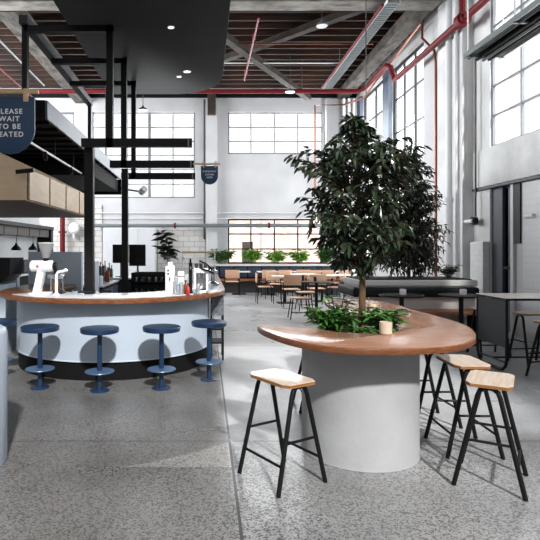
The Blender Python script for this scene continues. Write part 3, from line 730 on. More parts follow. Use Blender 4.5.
t1 = T('fig_tree', 'dark leaved indoor tree growing from the middle of the big timber table', 'tree', (1.2, 3.98, 0.85))
tabs = [(0.47, 0.14), (0.58, 0.32), (0.75, 0.40), (0.95, 0.44), (1.1, 0.48), (1.25, 0.49), (1.38, 0.40), (1.48, 0.24), (1.6, 0.13), (1.68, 0.05)]
def c1(z): return (0.0-0.06*min(max(z, 0)/1.4, 1)**2, 0.0)
tree(t1, tabs, c1, [(0, 0, -0.02), (0.005, 0, 0.4), (-0.01, 0, 0.8), (-0.03, 0, 1.2), (-0.06, 0, 1.6)], 0.029, 195, 14, 0.078, 0.036, M['leaf'], 3,
     spray=[(-0.58, -0.1, 1.34), (-0.52, 0.1, 1.38), (-0.50, -0.05, 1.27), (-0.42, 0.1, 1.42), (0.42, -0.1, 1.42), (0.36, 0, 1.5), (-0.4, -0.1, 1.1), (-0.42, 0, 0.92)])

def bushy(name, lab, loc_, rx, ry, h, n, L, W, m, seed, grp=None, cat='plant', stems=9):
    rnd = random.Random(seed); t = T(name, lab, cat, loc_, group=grp)
    st_, lf = MB(), MB()
    for i in range(stems):
        a = rnd.uniform(0, 2*pi); q = math.sqrt(rnd.random())
        e = Vector((rx*q*cos(a), ry*q*sin(a), h*rnd.uniform(0.45, 1))); s = Vector((e.x*0.25, e.y*0.25, 0)); ctrl = Vector((e.x*0.4, e.y*0.4, e.z*0.8))
        st_.tube([s*(1-u)**2+ctrl*2*u*(1-u)+e*u*u for u in (0, .35, .7, 1)], 0.004, 4, cap=False)
        for k in range(n):
            u = 0.25+0.75*(k+0.5)/n; p = s*(1-u)**2+ctrl*2*u*(1-u)+e*u*u
            an = k*2.4+i; d = Vector((cos(an), sin(an), rnd.uniform(-0.1, 0.7)))+Vector((e.x, e.y, 0))*1.5
            leaf(lf.bm, p, d, Vector((0, 0, 1)), L*rnd.uniform(.7, 1.2), W*rnd.uniform(.8, 1.2))
    st_.build('stems', M['twig'], t); lf.build('foliage', m, t, smooth=False); return t
bushy('leafy_plant', 'bushy green plant left of the tree trunk in the table planter', (0.99, 4.0, 0.845), 0.23, 0.16, 0.2, 10, 0.095, 0.03, M['fern'], 11, stems=34)
bushy('leafy_plant', 'tall sprig of dark green leaves rising beside the tree trunk, table planter', (1.05, 4.12, 0.85), 0.12, 0.08, 0.33, 9, 0.085, 0.024, M['fern'], 12, stems=7)
bushy('leafy_plant', 'bushy green plant right of the tree trunk behind the oat coloured cup', (1.36, 3.98, 0.845), 0.2, 0.16, 0.22, 10, 0.09, 0.03, M['fern'], 13, stems=28)
bushy('leafy_plant', 'low green plant spreading at the foot of the tree trunk', (1.17, 3.86, 0.84), 0.12, 0.08, 0.07, 8, 0.08, 0.03, M['fern'], 14, stems=12)

def cup(x, y, zz, r, h, lab, spoon=False, m='cup'):
    t = T('cup', lab, 'cup', (x, y, zz))
    MB().lathe([(0, 0), (r*0.8, 0), (r*0.97, h*0.1), (r, h*0.9), (r*0.98, h), (r*0.9, h), (r*0.9, h*0.2), (0, h*0.12)], n=32).build('body', M[m], t)
    if spoon: MB().tube([(0, 0, h*0.2), (-r*0.8, 0, h*1.7)], 0.003, 6).build('spoon', M['chrome'], t)
    return t
cup(1.255, 3.61, 0.9, 0.043, 0.088, 'oat coloured ceramic tumbler at the planter edge on the timber table')
cup(1.56, 4.86, 0.9, 0.038, 0.08, 'oat coloured ceramic tumbler with a spoon behind the tree trunk', True)

# wooden A frame stools
def astool():
    t = T('counter_stool', '', 'stool', group='plywood seat stools with black A frame legs')
    hx, hy, c = 0.205, 0.132, 0.05
    P = [(-hx, -hy+c*0.6), (-hx+c, -hy), (hx-c, -hy), (hx, -hy+c*0.6), (hx, hy-c*0.6), (hx-c, hy), (-hx+c, hy), (-hx, hy-c*0.6)]
    st_ = MB().prism([(a*0.992, b*0.99) for a, b in P], 0.657, 0.661, 0.0008).build('seat', M['seatply'], t, smooth=False)
    MB().prism(P, 0.638, 0.657, 0.001).build('seat_edge', M['seatedge'], st_, smooth=False)
    for sx in (-1, 1):
        for sy in (-1, 1):
            MB().tube([(sx*0.2, sy*0.195, 0), (sx*0.172, sy*0.062, 0.58), (sx*0.17, sy*0.05, 0.61), (sx*0.17, sy*0.028, 0.629), (sx*0.17, 0, 0.634)], 0.0148, 10).build('leg', M['black'], t)
        MB().tube([(sx*0.186, -0.125, 0.30), (sx*0.186, 0.125, 0.30)], 0.009).build('crossbar', M['black'], t)
    for sy in (-1, 1):
        MB().tube([(-0.192, sy*0.158, 0.165), (0.192, sy*0.158, 0.165)], 0.009).build('side_rail', M['black'], t)
    MB().box(-0.17, 0.17, -0.012, 0.012, 0.626, 0.638).build('seat_bracket', M['black'], t, smooth=False)
    return t
a0 = astool(); a0.location = (0.50, 3.40, 0); a0.rotation_euler = (0, 0, radians(-58)); a0['label'] = 'plywood seat black A frame stool standing alone left of the concrete table base'
for x, y, a, lab in ((1.845, 3.36, 58, 'plywood seat black A frame stool closest to the camera, right of the concrete base'),
                     (1.93, 3.9, 88, 'plywood A frame stool pushed under the table behind the stool with the arched black leg'),
                     (1.93, 4.52, 92, 'plywood A frame stool mostly hidden beneath the table top, right side'),
                     (1.06, 4.92, 90, 'plywood A frame stool behind the concrete base, only its left legs visible'),
                     (4.02, 5.98, 20, 'plywood A frame stool in front of the black bar table at the right edge'),
                     (4.25, 6.75, 5, 'plywood A frame stool behind the black bar table at the right edge'),
                     (3.98, 7.3, 0, 'plywood A frame stool seen beyond the black mesh panel of the bar table')):
    dup(a0, (x, y, 0), radians(a), lab)

# black framed bar table at the right
bt = T('bar_table', 'high table with pale timber top and black mesh end panel against the right wall', 'table', (3.62, 6.24, 0))
MB().box(-0.02, 1.62, -0.02, 0.68, 0.868, 0.893).build('top_edge', M['black'], bt, smooth=False)
MB().box(-0.016, 1.616, -0.016, 0.676, 0.893, 0.9).build('top', M['tablewhite'], bt, smooth=False)
def uframe(x):
    return [(x, 0, 0.868), (x, 0, 0.16), (x, 0.03, 0.07), (x, 0.09, 0.025), (x, 0.18, 0.018), (x, 0.48, 0.018), (x, 0.57, 0.025), (x, 0.63, 0.07), (x, 0.66, 0.16), (x, 0.66, 0.868)]
for x in (0.0, 1.58): MB().tube(uframe(x), 0.018, 10).build('leg_frame', M['black'], bt)
MB().box(-0.006, 0.006, 0.01, 0.65, 0.30, 0.86).build('mesh_panel', mat('black_mesh', (20, 20, 22), 0.6, var=0.4, vscale=120), bt, smooth=False)
MB().tube([(0, 0.33, 0.12), (1.58, 0.33, 0.12)], 0.012).tube([(0, 0, 0.12), (0, 0.66, 0.12)], 0.012).build('stretcher', M['black'], bt)

# ================================================================== BANQUETTE ISLAND with planter
bq = T('banquette', 'banquette with black back cushion and timber seat in front of the planter', 'banquette', (0, 0, 0))
MB().box(2.66, 4.68, 8.98, 9.95, 0, 0.86, 0.02).build('planter_box', M['palepanel'], bq, smooth=False)
MB().box(2.64, 4.70, 8.95, 9.98, 0.84, 0.945, 0.02).build('top_band', M['greyband'], bq, smooth=False)
MB().box(2.7, 4.64, 9.05, 9.9, 0.945, 0.96).build('soil', M['soil'], bq, smooth=False)
MB().box(2.62, 4.68, 8.83, 8.95, 0.66, 0.83, 0.05, seg=4).box(2.52, 2.64, 8.83, 9.9, 0.66, 0.83, 0.05, seg=4).build('back_cushion', M['cushion'], bq)
MB().box(2.75, 4.6, 8.5, 8.97, 0.4, 0.45, 0.006).build('seat', M['benchwood'], bq, smooth=False)
for x in (2.85, 3.7, 4.5): MB().box(x-0.02, x+0.02, 8.55, 8.9, 0, 0.4).build('leg', M['black'], bq, smooth=False)
def black_table(x, y, r, zt, lab, box=None):
    t = T('round_table', lab, 'table', (x, y, 0))
    MB().lathe([(0, zt-0.025), (r-0.008, zt-0.025), (r, zt-0.018), (r, zt-0.004), (r-0.004, zt), (0, zt)], n=48).build('top', M['black'], t)
    MB().tube([(0, 0, 0.02), (0, 0, zt-0.025)], 0.035, 12).build('column', M['black'], t)
    MB().lathe([(0, 0), (0.22, 0), (0.22, 0.012), (0.05, 0.03), (0, 0.03)], n=32).build('base', M['black'], t)
black_table(3.07, 8.12, 0.34, 0.77, 'black round cafe table at the banquette, directly behind the right planter leaves')
black_table(4.0, 8.12, 0.34, 0.77, 'black round cafe table at the banquette, next to the mesh panel of the bar table')
def cube_pot(x, y, zz, lab):
    t = T('sugar_caddy', lab, 'caddy', (x, y, zz))
    MB().box(-0.04, 0.04, -0.04, 0.04, 0, 0.085, 0.006).build('box', M['steelw'], t)
    MB().box(-0.033, 0.033, -0.033, 0.033, 0.085, 0.092).build('packets', M['cup'], t, smooth=False)
cube_pot(3.09, 8.12, 0.77, 'small white square caddy on the black cafe table behind the planter leaves')
cube_pot(4.03, 8.12, 0.77, 'small white square caddy on the black cafe table nearest the doorway')

t2 = T('potted_tree', 'bushy fine leaved tree rising from the planter behind the banquette', 'tree', (3.72, 9.5, 0.95))
tab2 = [(0.0, 0.35), (0.3, 0.62), (0.8, 0.7), (1.3, 0.64), (1.7, 0.52), (2.1, 0.35), (2.4, 0.12)]
tree(t2, tab2, lambda z: (0, 0), [(0, 0, 0), (0.02, 0, 0.7), (-0.02, 0, 1.4), (0, 0, 2.3)], 0.035, 560, 15, 0.085, 0.032, M['leaf2'], 21)
bushy('leafy_plant', 'low dark shrub at the left end of the banquette planter', (2.95, 9.45, 0.955), 0.22, 0.25, 0.35, 10, 0.11, 0.03, M['fern'], 22, stems=22)
bushy('leafy_plant', 'low dark shrub at the right end of the banquette planter', (4.4, 9.45, 0.955), 0.2, 0.25, 0.25, 9, 0.1, 0.03, M['leaf2'], 23, stems=18)

# ================================================================== BACK DINING AREA
bb = T('window_bench', 'long dark bench with navy cushions below the back window', 'bench', (0, 0, 0))
x0, x1 = at(200, 0, 17.6).x, at(352, 0, 17.6).x
MB().box(x0, x1, 17.75, 18.28, 0, 0.88).build('planter_box', M['blackmatt'], bb, smooth=False)
MB().box(x0-0.02, x1, 17.72, 18.28, 0.88, 0.95, 0.01).build('ledge', M['greyband'], bb, smooth=False)
MB().box(x0, x1, 17.25, 17.75, 0.4, 0.46).build('seat', M['benchwood'], bb, smooth=False)
MB().box(x0, x1, 17.45, 17.74, 0, 0.4).build('seat_base', M['conduit'], bb, smooth=False)
k = 0
for px in range(206, 345, 14):
    a = at(px, 0, 17.6).x; MB().box(a+0.01, a+0.45, 17.62, 17.74, 0.5, 0.84, 0.03).build('cushion', M['navycush'], bb)
for i, (px, w_, h_, sd_) in enumerate(((222, .46, .5, 1), (251, .38, .5, 2), (276, .38, .46, 3), (299, .4, .52, 4), (327, .4, .6, 5))):
    v = at(px, 0, 18.0)
    bushy('window_plant', ['dark green fern at the left end of the window ledge', 'bright lime green fern on the window ledge, second from the left',
          'bright lime green fern in the middle of the window ledge', 'bright lime green fern on the window ledge, fourth from the left', 'dark green fern on the window ledge behind the tree'][i],
          (v.x, 18.0, 0.95), w_, 0.2, h_, 9, 0.22, 0.085, M['fern'] if i in (0, 4) else M['lime'], 40+sd_, cat='plant', stems=26)

def chair():
    t = T('dining_chair', '', 'chair', group='timber chairs with black legs in the back dining area')
    MB().box(-0.21, 0.21, -0.2, 0.21, 0.435, 0.455, 0.008).build('seat', M['chairwood'], t)
    MB().box(-0.22, 0.22, -0.245, -0.225, 0.56, 0.82, 0.009).build('backrest', M['chairwood'], t)
    for sx in (-1, 1):
        MB().tube([(sx*0.2, 0.19, 0.435), (sx*0.22, 0.21, 0)], 0.011).build('leg', M['black'], t)
        MB().tube([(sx*0.235, -0.23, 0), (sx*0.225, -0.215, 0.45), (sx*0.228, -0.232, 0.62)], 0.011).build('leg', M['black'], t)
        MB().tube([(sx*0.228, -0.23, 0.6), (sx*0.235, 0.05, 0.6), (sx*0.22, 0.15, 0.435)], 0.011).build('armrest', M['black'], t)
    MB().tube([(-0.225, -0.232, 0.6), (0.225, -0.232, 0.6)], 0.01).build('back_frame', M['black'], t)
    return t
c0 = chair()
chairs = [(232, 16.35, 0, 'timber chair alone at the window bench, furthest left'),
          (267, 16.3, 8, 'timber chair at the window bench, second from the left'),
          (276, 15.3, -30, 'timber chair turned sideways left of the centre pale tables'),
          (291, 13.35, 0, 'timber chair with its back to the camera, largest and left of the black round table'),
          (316, 13.6, 0, 'timber chair with its back to the camera directly behind the black round table'),
          (336, 14.0, 70, 'timber chair side on, right of the black round table'),
          (305, 16.0, 180, 'timber chair facing the camera behind the pale dining tables'),
          (331, 15.8, 180, 'timber chair facing the camera close to the tree foliage'),
          (283, 16.3, 10, 'timber chair at the window bench, third from the left'),
          (265, 14.2, -90, 'timber chair side on at the left end of the pale tables'),
          (341, 16.3, 15, 'timber chair at the window bench, furthest right beside the tree'),
          (313, 16.2, -5, 'timber chair at the window bench, fourth from the left')]
for i, (px, Y, a, lab) in enumerate(chairs):
    v = at(px, 0, Y)
    if i == 0: c0.location = (v.x, Y, 0); c0.rotation_euler = (0, 0, radians(a)); c0['label'] = lab
    else: dup(c0, (v.x, Y, 0), radians(a), lab)
def ptable():
    t = T('dining_table', '', 'table', group='pale square dining tables')
    MB().box(-0.35, 0.35, -0.32, 0.32, 0.72, 0.745, 0.005).build('top', M['tablewhite'], t)
    MB().tube([(0, 0, 0.02), (0, 0, 0.72)], 0.035, 12).build('column', M['black'], t)
    MB().box(-0.22, 0.22, -0.22, 0.22, 0, 0.02).build('base', M['black'], t, smooth=False)
    return t
p0 = ptable()
tabs_ = [(285, 14.2, 'pale table at the left end, beside the side on chair'), (322, 14.6, 'pale table between the black round table and the tree trunk'), (239, 16.9, 'pale table at the window bench, furthest left'), (268, 16.9, 'pale table at the window bench, second from the left'),
         (303, 15.3, 'pale table facing the largest chair back'), 
         (303, 16.9, 'pale table at the window bench, third from the left'), (347, 14.8, 'pale table nearest the banquette behind the tree trunk'),
         (332, 16.9, 'pale table at the window bench, furthest right')]
for i, (px, Y, lab) in enumerate(tabs_):
    v = at(px, 0, Y)
    if i == 0: p0.location = (v.x, Y, 0); p0['label'] = lab
    else: dup(p0, (v.x, Y, 0), 0, lab)
v = at(316, 0, 11.55); black_table(v.x, 11.5, 0.35, 0.76, 'black round cafe table standing in the middle of the floor')
cup(v.x-0.03, 11.5, 0.76, 0.035, 0.1, 'small pepper coloured tumbler on the free standing black round table', m='conduit')
def low_stool():
    t = T('low_stool', 'low stool with timber seat', 'stool', group=None)
    MB().box(-0.21, 0.21, -0.17, 0.17, 0.43, 0.455, 0.008).build('seat', M['chairwood'], t)
    for sx in (-1, 1):
        for sy in (-1, 1): MB().tube([(sx*0.16, sy*0.13, 0.43), (sx*0.22, sy*0.18, 0)], 0.012).build('leg', M['black'], t)
    MB().tube([(-0.2, -0.16, 0.15), (0.2, -0.16, 0.15)], 0.009).build('crossbar', M['black'], t)
    return t
l0 = low_stool(); v = at(300, 0, 11.0); l0.location = (v.x, 11.05, 0); l0['label'] = 'low timber seat stool left of the free standing black round table'
v = at(304, 0, 12.6); dup(l0, (v.x+0.03, 12.5, 0), 0.1, 'low timber seat stool standing behind the other low stool')

# ================================================================== PENDANT LAMPS
def pendant(x, y, z, r, m, lab, ztop=7.26):
    t = T('pendant_lamp', lab, 'lamp', (x, y, z))
    MB().lathe([(r, 0), (r*0.97, r*0.12), (r*0.75, r*0.42), (r*0.35, r*0.62), (r*0.2, r*0.7), (r*0.18, r*1.0), (0, r*1.02)], n=36).build('shade', m, t)
    MB().lathe([(0, -0.01), (r*0.9, -0.01), (r*0.95, 0.005), (0, 0.02)], n=32).build('lens', M['steelw'], t)
    MB().tube([(0, 0, r), (0, 0, ztop-z)], 0.01, 6).build('cord', M['conduit'], t)
v = at(322, 26, 11.6); pendant(v.x, v.y, v.z, 0.13, M['galv'], 'white faced dome lamp hanging below the joists, highest in view')
v = at(290, 92, 15.0); pendant(v.x, v.y, v.z, 0.14, M['galv'], 'small pale dome lamp just in front of the red sprinkler pipe')
v = at(143, 110, 15.0); pendant(v.x, v.y, v.z, 0.13, M['black'], 'black dome lamp hanging in front of the left back window')
v = at(366, 138, 10.0); pendant(v.x, v.y, v.z, 0.33, M['steelw'], 'wide white lamp shade behind the top of the tree')

# ================================================================== KITCHEN, LEFT
kw = struct(MB().box(-4.7, -4.45, 4.0, 14.0, 0, 3.1).build('wall_kitchen', M['tile'], smooth=False))
ks = T('kitchen_shelving', 'black kitchen shelving unit with brown cupboards along the left wall', 'shelving', (-4.4, 9.0, 0))
MB().box(-0.04, 0.32, 4.78, 4.98, 0, 2.06).box(-0.04, 0.32, 0, 0.1, 0, 2.06).box(-0.04, 0.34, 0, 4.98, 1.98, 2.06).build('frame', M['black'], ks, smooth=False)
for i in range(6): MB().box(-0.04, 0.28, 0.14+i*0.77, 0.87+i*0.77, 1.78, 1.97).build('cupboard_door', M['brown'], ks, smooth=False)
MB().box(-0.04, 0.5, 0, 4.9, 0, 0.9).build('base_cupboard', M['blackmatt'], ks, smooth=False)
MB().box(-0.04, 0.52, 0, 4.9, 0.9, 0.94).build('worktop', M['paletop'], ks, smooth=False)
for i, Y in enumerate((12.4, 11.3)):
    t = T('pendant_lamp', 'small black pendant lamp over the kitchen worktop, %s of two' % ('farther' if i == 0 else 'nearer'), 'lamp', (-4.1, Y, 1.45))
    MB().lathe([(0.11, 0), (0.1, 0.05), (0.03, 0.12), (0.02, 0.16), (0, 0.16)], n=20).build('shade', M['black'], t)
    MB().tube([(0, 0, 0.15), (0, 0, 0.33)], 0.008).build('cord', M['black'], t)
for i, (Y, h, m, nm, lab) in enumerate(((11.5, 0.3, 'black', 'toaster_oven', 'black box appliance on the kitchen worktop, left one'), (12.4, 0.2, 'conduit', 'toaster_oven', 'dark grey appliance on the kitchen worktop, right one'))):
    t = T(nm, lab, 'appliance', (-4.1, Y, 0.94))
    MB().box(-0.16, 0.16, -0.25, 0.25, 0.01, h, 0.015).build('body', M[m], t)
    MB().box(0.16, 0.17, -0.2, 0.12, 0.04, h-0.04).build('door', M['frame'], t, smooth=False)
    MB().tube([(0.175, 0.16, h*0.6), (0.19, 0.16, h*0.6)], 0.02).build('knob', M['chrome'], t)

# pale blue back-bar partitions + espresso machine
tag(MB().box(-2.72, -1.9, 8.0, 8.1, 0, 1.44, 0.006).build('partition_screen', M['greyblue'], smooth=False), 'pale grey blue screen behind the white coffee grinder', 'screen')
tag(MB().box(-3.9, -2.85, 7.9, 8.0, 0, 1.3, 0.006).build('partition_screen', M['greyblue'], smooth=False), 'pale grey blue screen behind the black edged machine at the left edge', 'screen')
em = T('espresso_machine', 'pale blue machine with thick black rounded edge at the left edge of the photo', 'machine', (-3.1, 7.25, 0))
mxz = Matrix(((1, 0, 0, 0), (0, 0, 1, 0), (0, 1, 0, 0), (0, 0, 0, 1)))
MB().prism([(-0.75, 0.97), (0.0, 0.98), (0.25, 1.02), (0.36, 1.12), (0.38, 1.3), (-0.75, 1.3)], 0.0, 0.5, 0.01, mtx=mxz).build('body', M['greyblue'], em)
MB().prism([(-0.75, 1.30), (0.2, 1.30), (0.2, 1.2), (0.16, 1.1), (0.08, 1.04), (-0.1, 1.01), (-0.75, 1.0), (-0.75, 0.97), (0.0, 0.98), (0.27, 1.02), (0.38, 1.12), (0.40, 1.36), (-0.75, 1.36)], -0.03, 0.5, 0.006, mtx=mxz).build('edge_band', M['black'], em)
MB().box(-0.7, 0.3, 0.05, 0.45, 0, 0.99).build('stand', M['greyblue'], em, smooth=False)

# back white cabinets / fridge and screens
v0, v1 = at(103, 228, 17.6), at(155, 228, 17.6)
fr = T('tall_cabinet', 'tall white double cupboard standing behind the bar against the back wall', 'cupboard', ((v0.x+v1.x)/2, 17.6, 0))
hw = (v1.x-v0.x)/2
MB().box(-hw, hw, 0, 0.65, 0, v0.z, 0.01).build('body', M['white'], fr, smooth=False)
for a, b in ((-hw+0.01, 0.3-0.005), (0.3+0.005, hw-0.01)): MB().box(a, b, -0.02, 0, 0.05, v0.z-0.02, 0.004).build('door', M['white'], fr, smooth=False)
def monitor(px0, px1, py0, py1, Y, lab):
    a, b = at(px0, py1, Y), at(px1, py0, Y)
    t = T('screen_monitor', lab, 'screen', ((a.x+b.x)/2, Y, 0.0))
    MB().box(a.x-(a.x+b.x)/2, b.x-(a.x+b.x)/2, 0, 0.05, a.z, b.z, 0.006).build('screen', M['black'], t)
    MB().tube([(0, 0.08, 0.95), (0, 0.08, (a.z+b.z)/2)], 0.02).build('stand', M['conduit'], t)
    MB().box(-0.1, 0.1, 0, 0.16, 0.93, 0.95).build('foot', M['conduit'], t, smooth=False)
monitor(112.5, 128.5, 244.5, 263, 10.2, 'flat black screen behind the slim black post, left half')
monitor(129, 145.5, 244.5, 266, 10.5, 'flat black screen right of the slim black post')

# island back counter inside the bar
ic = T('back_counter', 'low dark glass fronted fridge counter inside the round bar', 'counter', (0, 0, 0))
MB().box(-2.0, -0.5, 9.9, 10.6, 0, 0.9).build('body', M['blackmatt'], ic, smooth=False)
MB().box(-2.02, -0.48, 9.88, 10.62, 0.9, 0.93).build('top', M['paletop'], ic, smooth=False)
for i in range(3): MB().box(-1.95+i*0.48, -1.52+i*0.48, 9.87, 9.9, 0.1, 0.85).build('door', M['frame'], ic, smooth=False)
pn = tag(MB().box(-1.66, -1.61, 7.62, 7.9, 0, 1.3).build('partition_screen', M['greyblue'], smooth=False), 'narrow pale blue upright panel right behind the thick black post', 'screen')

sb = T('steel_bench', 'long pale topped work bench running back inside the bar', 'bench', (-1.98, 8.3, 0))
MB().box(0, 0.34, 0, 1.5, 0.0, 0.87).build('body', M['blackmatt'], sb, smooth=False)
MB().box(-0.01, 0.36, -0.01, 1.52, 0.87, 0.9, 0.004).build('top', M['paletop'], sb, smooth=False)
for i in range(3): MB().box(0.34, 0.352, 0.05+i*0.48, 0.49+i*0.48, 0.08, 0.82).build('door', M['bluesteel'], sb, smooth=False)
for i, (x, y, h, m) in enumerate(((0.08, 0.3, .22, 'chrome'), (0.2, 0.45, .3, 'black'), (0.1, 0.75, .26, 'steelw'), (0.24, 0.95, .2, 'amber'), (0.12, 1.2, .28, 'conduit'), (0.27, 0.2, .16, 'steelw'))):
    t = T('canister', ['chrome canister nearest on the work bench', 'tall black canister on the work bench', 'white canister in the middle of the work bench', 'amber canister on the work bench', 'dark grey canister at the back of the work bench', 'squat white canister at the near corner of the work bench'][i], 'canister', (-1.98+x, 8.3+y, 0.9))
    MB().lathe([(0, 0), (0.045, 0), (0.045, h*0.85), (0.03, h*0.93), (0, h*0.93)], n=18).build('body', M[m], t)
    MB().tube([(0, 0, h*0.93), (0, 0, h)], 0.02).build('lid', M['black'], t)
# ---- things on the bar
CT = 0.952
g = T('coffee_grinder', 'white coffee grinder with clear hopper on the left of the bar', 'grinder', (-1.93, 6.12, 0.952), radians(0))
MB().box(-0.11, 0.12, -0.1, 0.1, 0, 0.03, 0.012).build('base', M['steelw'], g)
lg = MB()
lg.prism([(-0.085, 0.03), (0.0, 0.03), (0.045, 0.26), (-0.03, 0.28)], -0.06, 0.06, 0.01, mtx=Matrix(((1, 0, 0, 0), (0, 0, 1, 0), (0, 1, 0, 0), (0, 0, 0, 1))))
lg.build('column', M['steelw'], g)
MB().lathe([(0, -0.14), (0.055, -0.14), (0.068, -0.125), (0.068, 0.11), (0.05, 0.125), (0, 0.125)], n=32, mtx=Matrix.Translation((0.02, 0, 0.335)) @ Matrix.Rotation(pi/2, 4, 'Y')).build('motor_body', M['steelw'], g)
MB().face([(-0.045, -0.0695, 0.33), (0.0, -0.0695, 0.33), (-0.0225, -0.0675, 0.355)]).face([(-0.034, -0.0697, 0.318), (-0.01, -0.0697, 0.318), (-0.01, -0.0697, 0.326), (-0.034, -0.0697, 0.326)]).build('emblem', M['redlab'], g, smooth=False)
MB().tube([(0.145, 0, 0.335), (0.185, 0, 0.335)], 0.045, 20).tube([(0.17, 0, 0.31), (0.17, 0, 0.24)], 0.02).build('burr_housing', M['black'], g)
MB().tube([(0.06, 0, 0.39), (0.06, 0, 0.44)], 0.035, 20).build('hopper_neck', M['black'], g)
gl = mat('hopper_plastic', (212, 212, 216), 0.1, spec=0.8); gl.node_tree.nodes['Principled BSDF'].inputs['Transmission Weight'].default_value = 0.6
MB().lathe([(0.04, 0.43), (0.05, 0.46), (0.088, 0.58), (0.088, 0.6), (0.084, 0.6), (0.084, 0.58), (0.045, 0.47), (0.035, 0.44)], c=(0.06, 0, 0), n=28).build('hopper', gl, g); hp = bpy.data.objects['hopper']
MB().lathe([(0, 0.601), (0.09, 0.601), (0.09, 0.612), (0, 0.615)], c=(0.06, 0, 0), n=28).build('hopper_lid', M['steelw'], hp)
MB().lathe([(0, 0.45), (0.045, 0.46), (0.06, 0.51), (0, 0.52)], c=(0.06, 0, 0), n=20).build('beans', M['brown'], hp)
tp = T('bar_tap', 'white swan neck tap standing on the bar beside the grinder', 'tap', (-1.72, 6.02, CT))
MB().tube([(0, 0, 0), (0, 0, 0.24), (0.02, 0, 0.27), (0.06, 0, 0.275), (0.1, 0, 0.285)], 0.017, 12).build('spout', M['steelw'], tp)
MB().lathe([(0, 0), (0.035, 0), (0.035, 0.015), (0.02, 0.03), (0, 0.03)], n=20).build('base', M['steelw'], tp)
MB().tube([(0.1, 0, 0.285), (0.115, 0, 0.3)], 0.023, 12).build('handle', M['steelw'], tp)
gh = T('coffee_scale', 'chrome and black brewing gear between grinder and tap', 'brewer', (-1.80, 6.28, CT))
MB().box(-0.1, 0.1, -0.08, 0.08, 0, 0.03, 0.008).build('base', M['black'], gh)
for x in (-0.07, 0.07): MB().tube([(x, 0.04, 0.03), (x, 0.04, 0.24)], 0.012).build('rod', M['chrome'], gh)
MB().box(-0.1, 0.1, -0.03, 0.07, 0.18, 0.23, 0.01).build('head', M['chrome'], gh)
MB().lathe([(0, 0.03), (0.035, 0.03), (0.04, 0.1), (0.03, 0.13), (0, 0.13)], n=20).build('jug', M['amber'], gh)
for i, (x, y, a) in enumerate(((-1.52, 6.1, 0.1), (-1.3, 6.25, -0.3))):
    t = T('portafilter', 'black handled metal portafilter lying on the bar, %s' % ('nearer the tap' if i == 0 else 'beside the thick black post'), 'portafilter', (x, y, CT), a)
    MB().lathe([(0, 0), (0.03, 0), (0.036, 0.03), (0.036, 0.045), (0.03, 0.045), (0, 0.02)], n=20).build('basket', M['chrome'], t)
    MB().tube([(0.03, 0, 0.03), (0.08, 0, 0.032), (0.19, 0, 0.03)], 0.013, 10).build('handle', M['black'], t)

# brewing corner on the right
def bxthing(name, lab, cat, x, y, z0, w_, d_, h, m, extra=None, bev=0.01):
    t = T(name, lab, cat, (x, y, z0))
    MB().box(-w_/2, w_/2, -d_/2, d_/2, 0, h, bev).build('body', M[m], t)
    if extra: extra(t)
    return t
def px(pxx, Y): return (pxx-205)*Y/520
def mk_disp(t):
    MB().box(-0.03, -0.01, -0.085, -0.079, 0.27, 0.29).box(-0.03, -0.01, -0.085, -0.079, 0.23, 0.25).build('buttons', M['black'], t, smooth=False)
    MB().tube([(0, -0.1, 0.16), (0, -0.1, 0.2)], 0.01).build('spout', M['chrome'], t)
    MB().box(-0.03, 0.03, -0.03, 0.03, 0.33, 0.38, 0.01).build('lid', M['steelw'], t)
bxthing('water_dispenser', 'slim white upright dispenser with two black buttons on the bar', 'dispenser', px(170, 6.25), 6.3, CT, 0.11, 0.15, 0.33, 'steelw', mk_disp)
def mk_rack(t):
    for z_ in (0.1, 0.2): MB().box(-0.05, 0.05, -0.07, -0.065, z_, z_+0.01).build('rail', M['chrome'], t, smooth=False)
bxthing('batch_brewer', 'narrow white brewer on the bar next to the coloured bottles', 'brewer', px(181, 6.3), 6.35, CT, 0.08, 0.13, 0.26, 'steelw', mk_rack)
for i, (p_, m, h) in enumerate(((185.5, 'amber', .15), (187.5, 'redlab', .12))):
    t = T('bottle', ['brown bottle between the white brewer and the black column', 'red bottle between the white brewer and the black column'][i], 'bottle', (px(p_, 6.2)+0.01*i, 6.2-0.09*i, CT))
    MB().lathe([(0, 0), (0.022, 0), (0.022, h*0.65), (0.009, h*0.8), (0.009, h), (0, h)], n=16).build('body', M[m], t)
    MB().tube([(0, 0, h), (0, 0, h+0.012)], 0.011).build('cap', M['black'], t)
tw_ = T('tap_tower', 'black cylindrical tap column standing at the right of the bar', 'tap', (px(190.5, 6.3), 6.3, CT))
MB().tube([(0, 0, 0.0), (0, 0, 0.37)], 0.022, 16).build('column', M['black'], tw_)
MB().tube([(0, 0, 0.32), (0.0, -0.08, 0.32), (0.0, -0.09, 0.29)], 0.01).build('spout', M['chrome'], tw_)
MB().tube([(0, -0.03, 0.37), (0, -0.03, 0.42)], 0.012).build('handle', M['black'], tw_)
MB().lathe([(0, 0), (0.045, 0), (0.045, 0.012), (0, 0.015)], n=20).build('base', M['black'], tw_)
wb = T('coffee_machine', 'boxy white coffee machine with open front at the right end of the bar', 'machine', (px(201, 6.4), 6.45, CT))
MB().box(-0.09, -0.06, -0.12, 0.12, 0, 0.26, 0.006).box(0.06, 0.09, -0.12, 0.12, 0, 0.26, 0.006).box(-0.09, 0.09, 0.06, 0.12, 0, 0.26, 0.006).box(-0.09, 0.09, -0.12, 0.12, 0.24, 0.3, 0.01).box(-0.09, 0.09, -0.12, 0.12, 0, 0.03, 0.006).build('body', M['steelw'], wb)
MB().box(-0.05, 0.05, -0.1, 0.05, 0.03, 0.04).build('drip_grid', M['conduit'], wb, smooth=False)
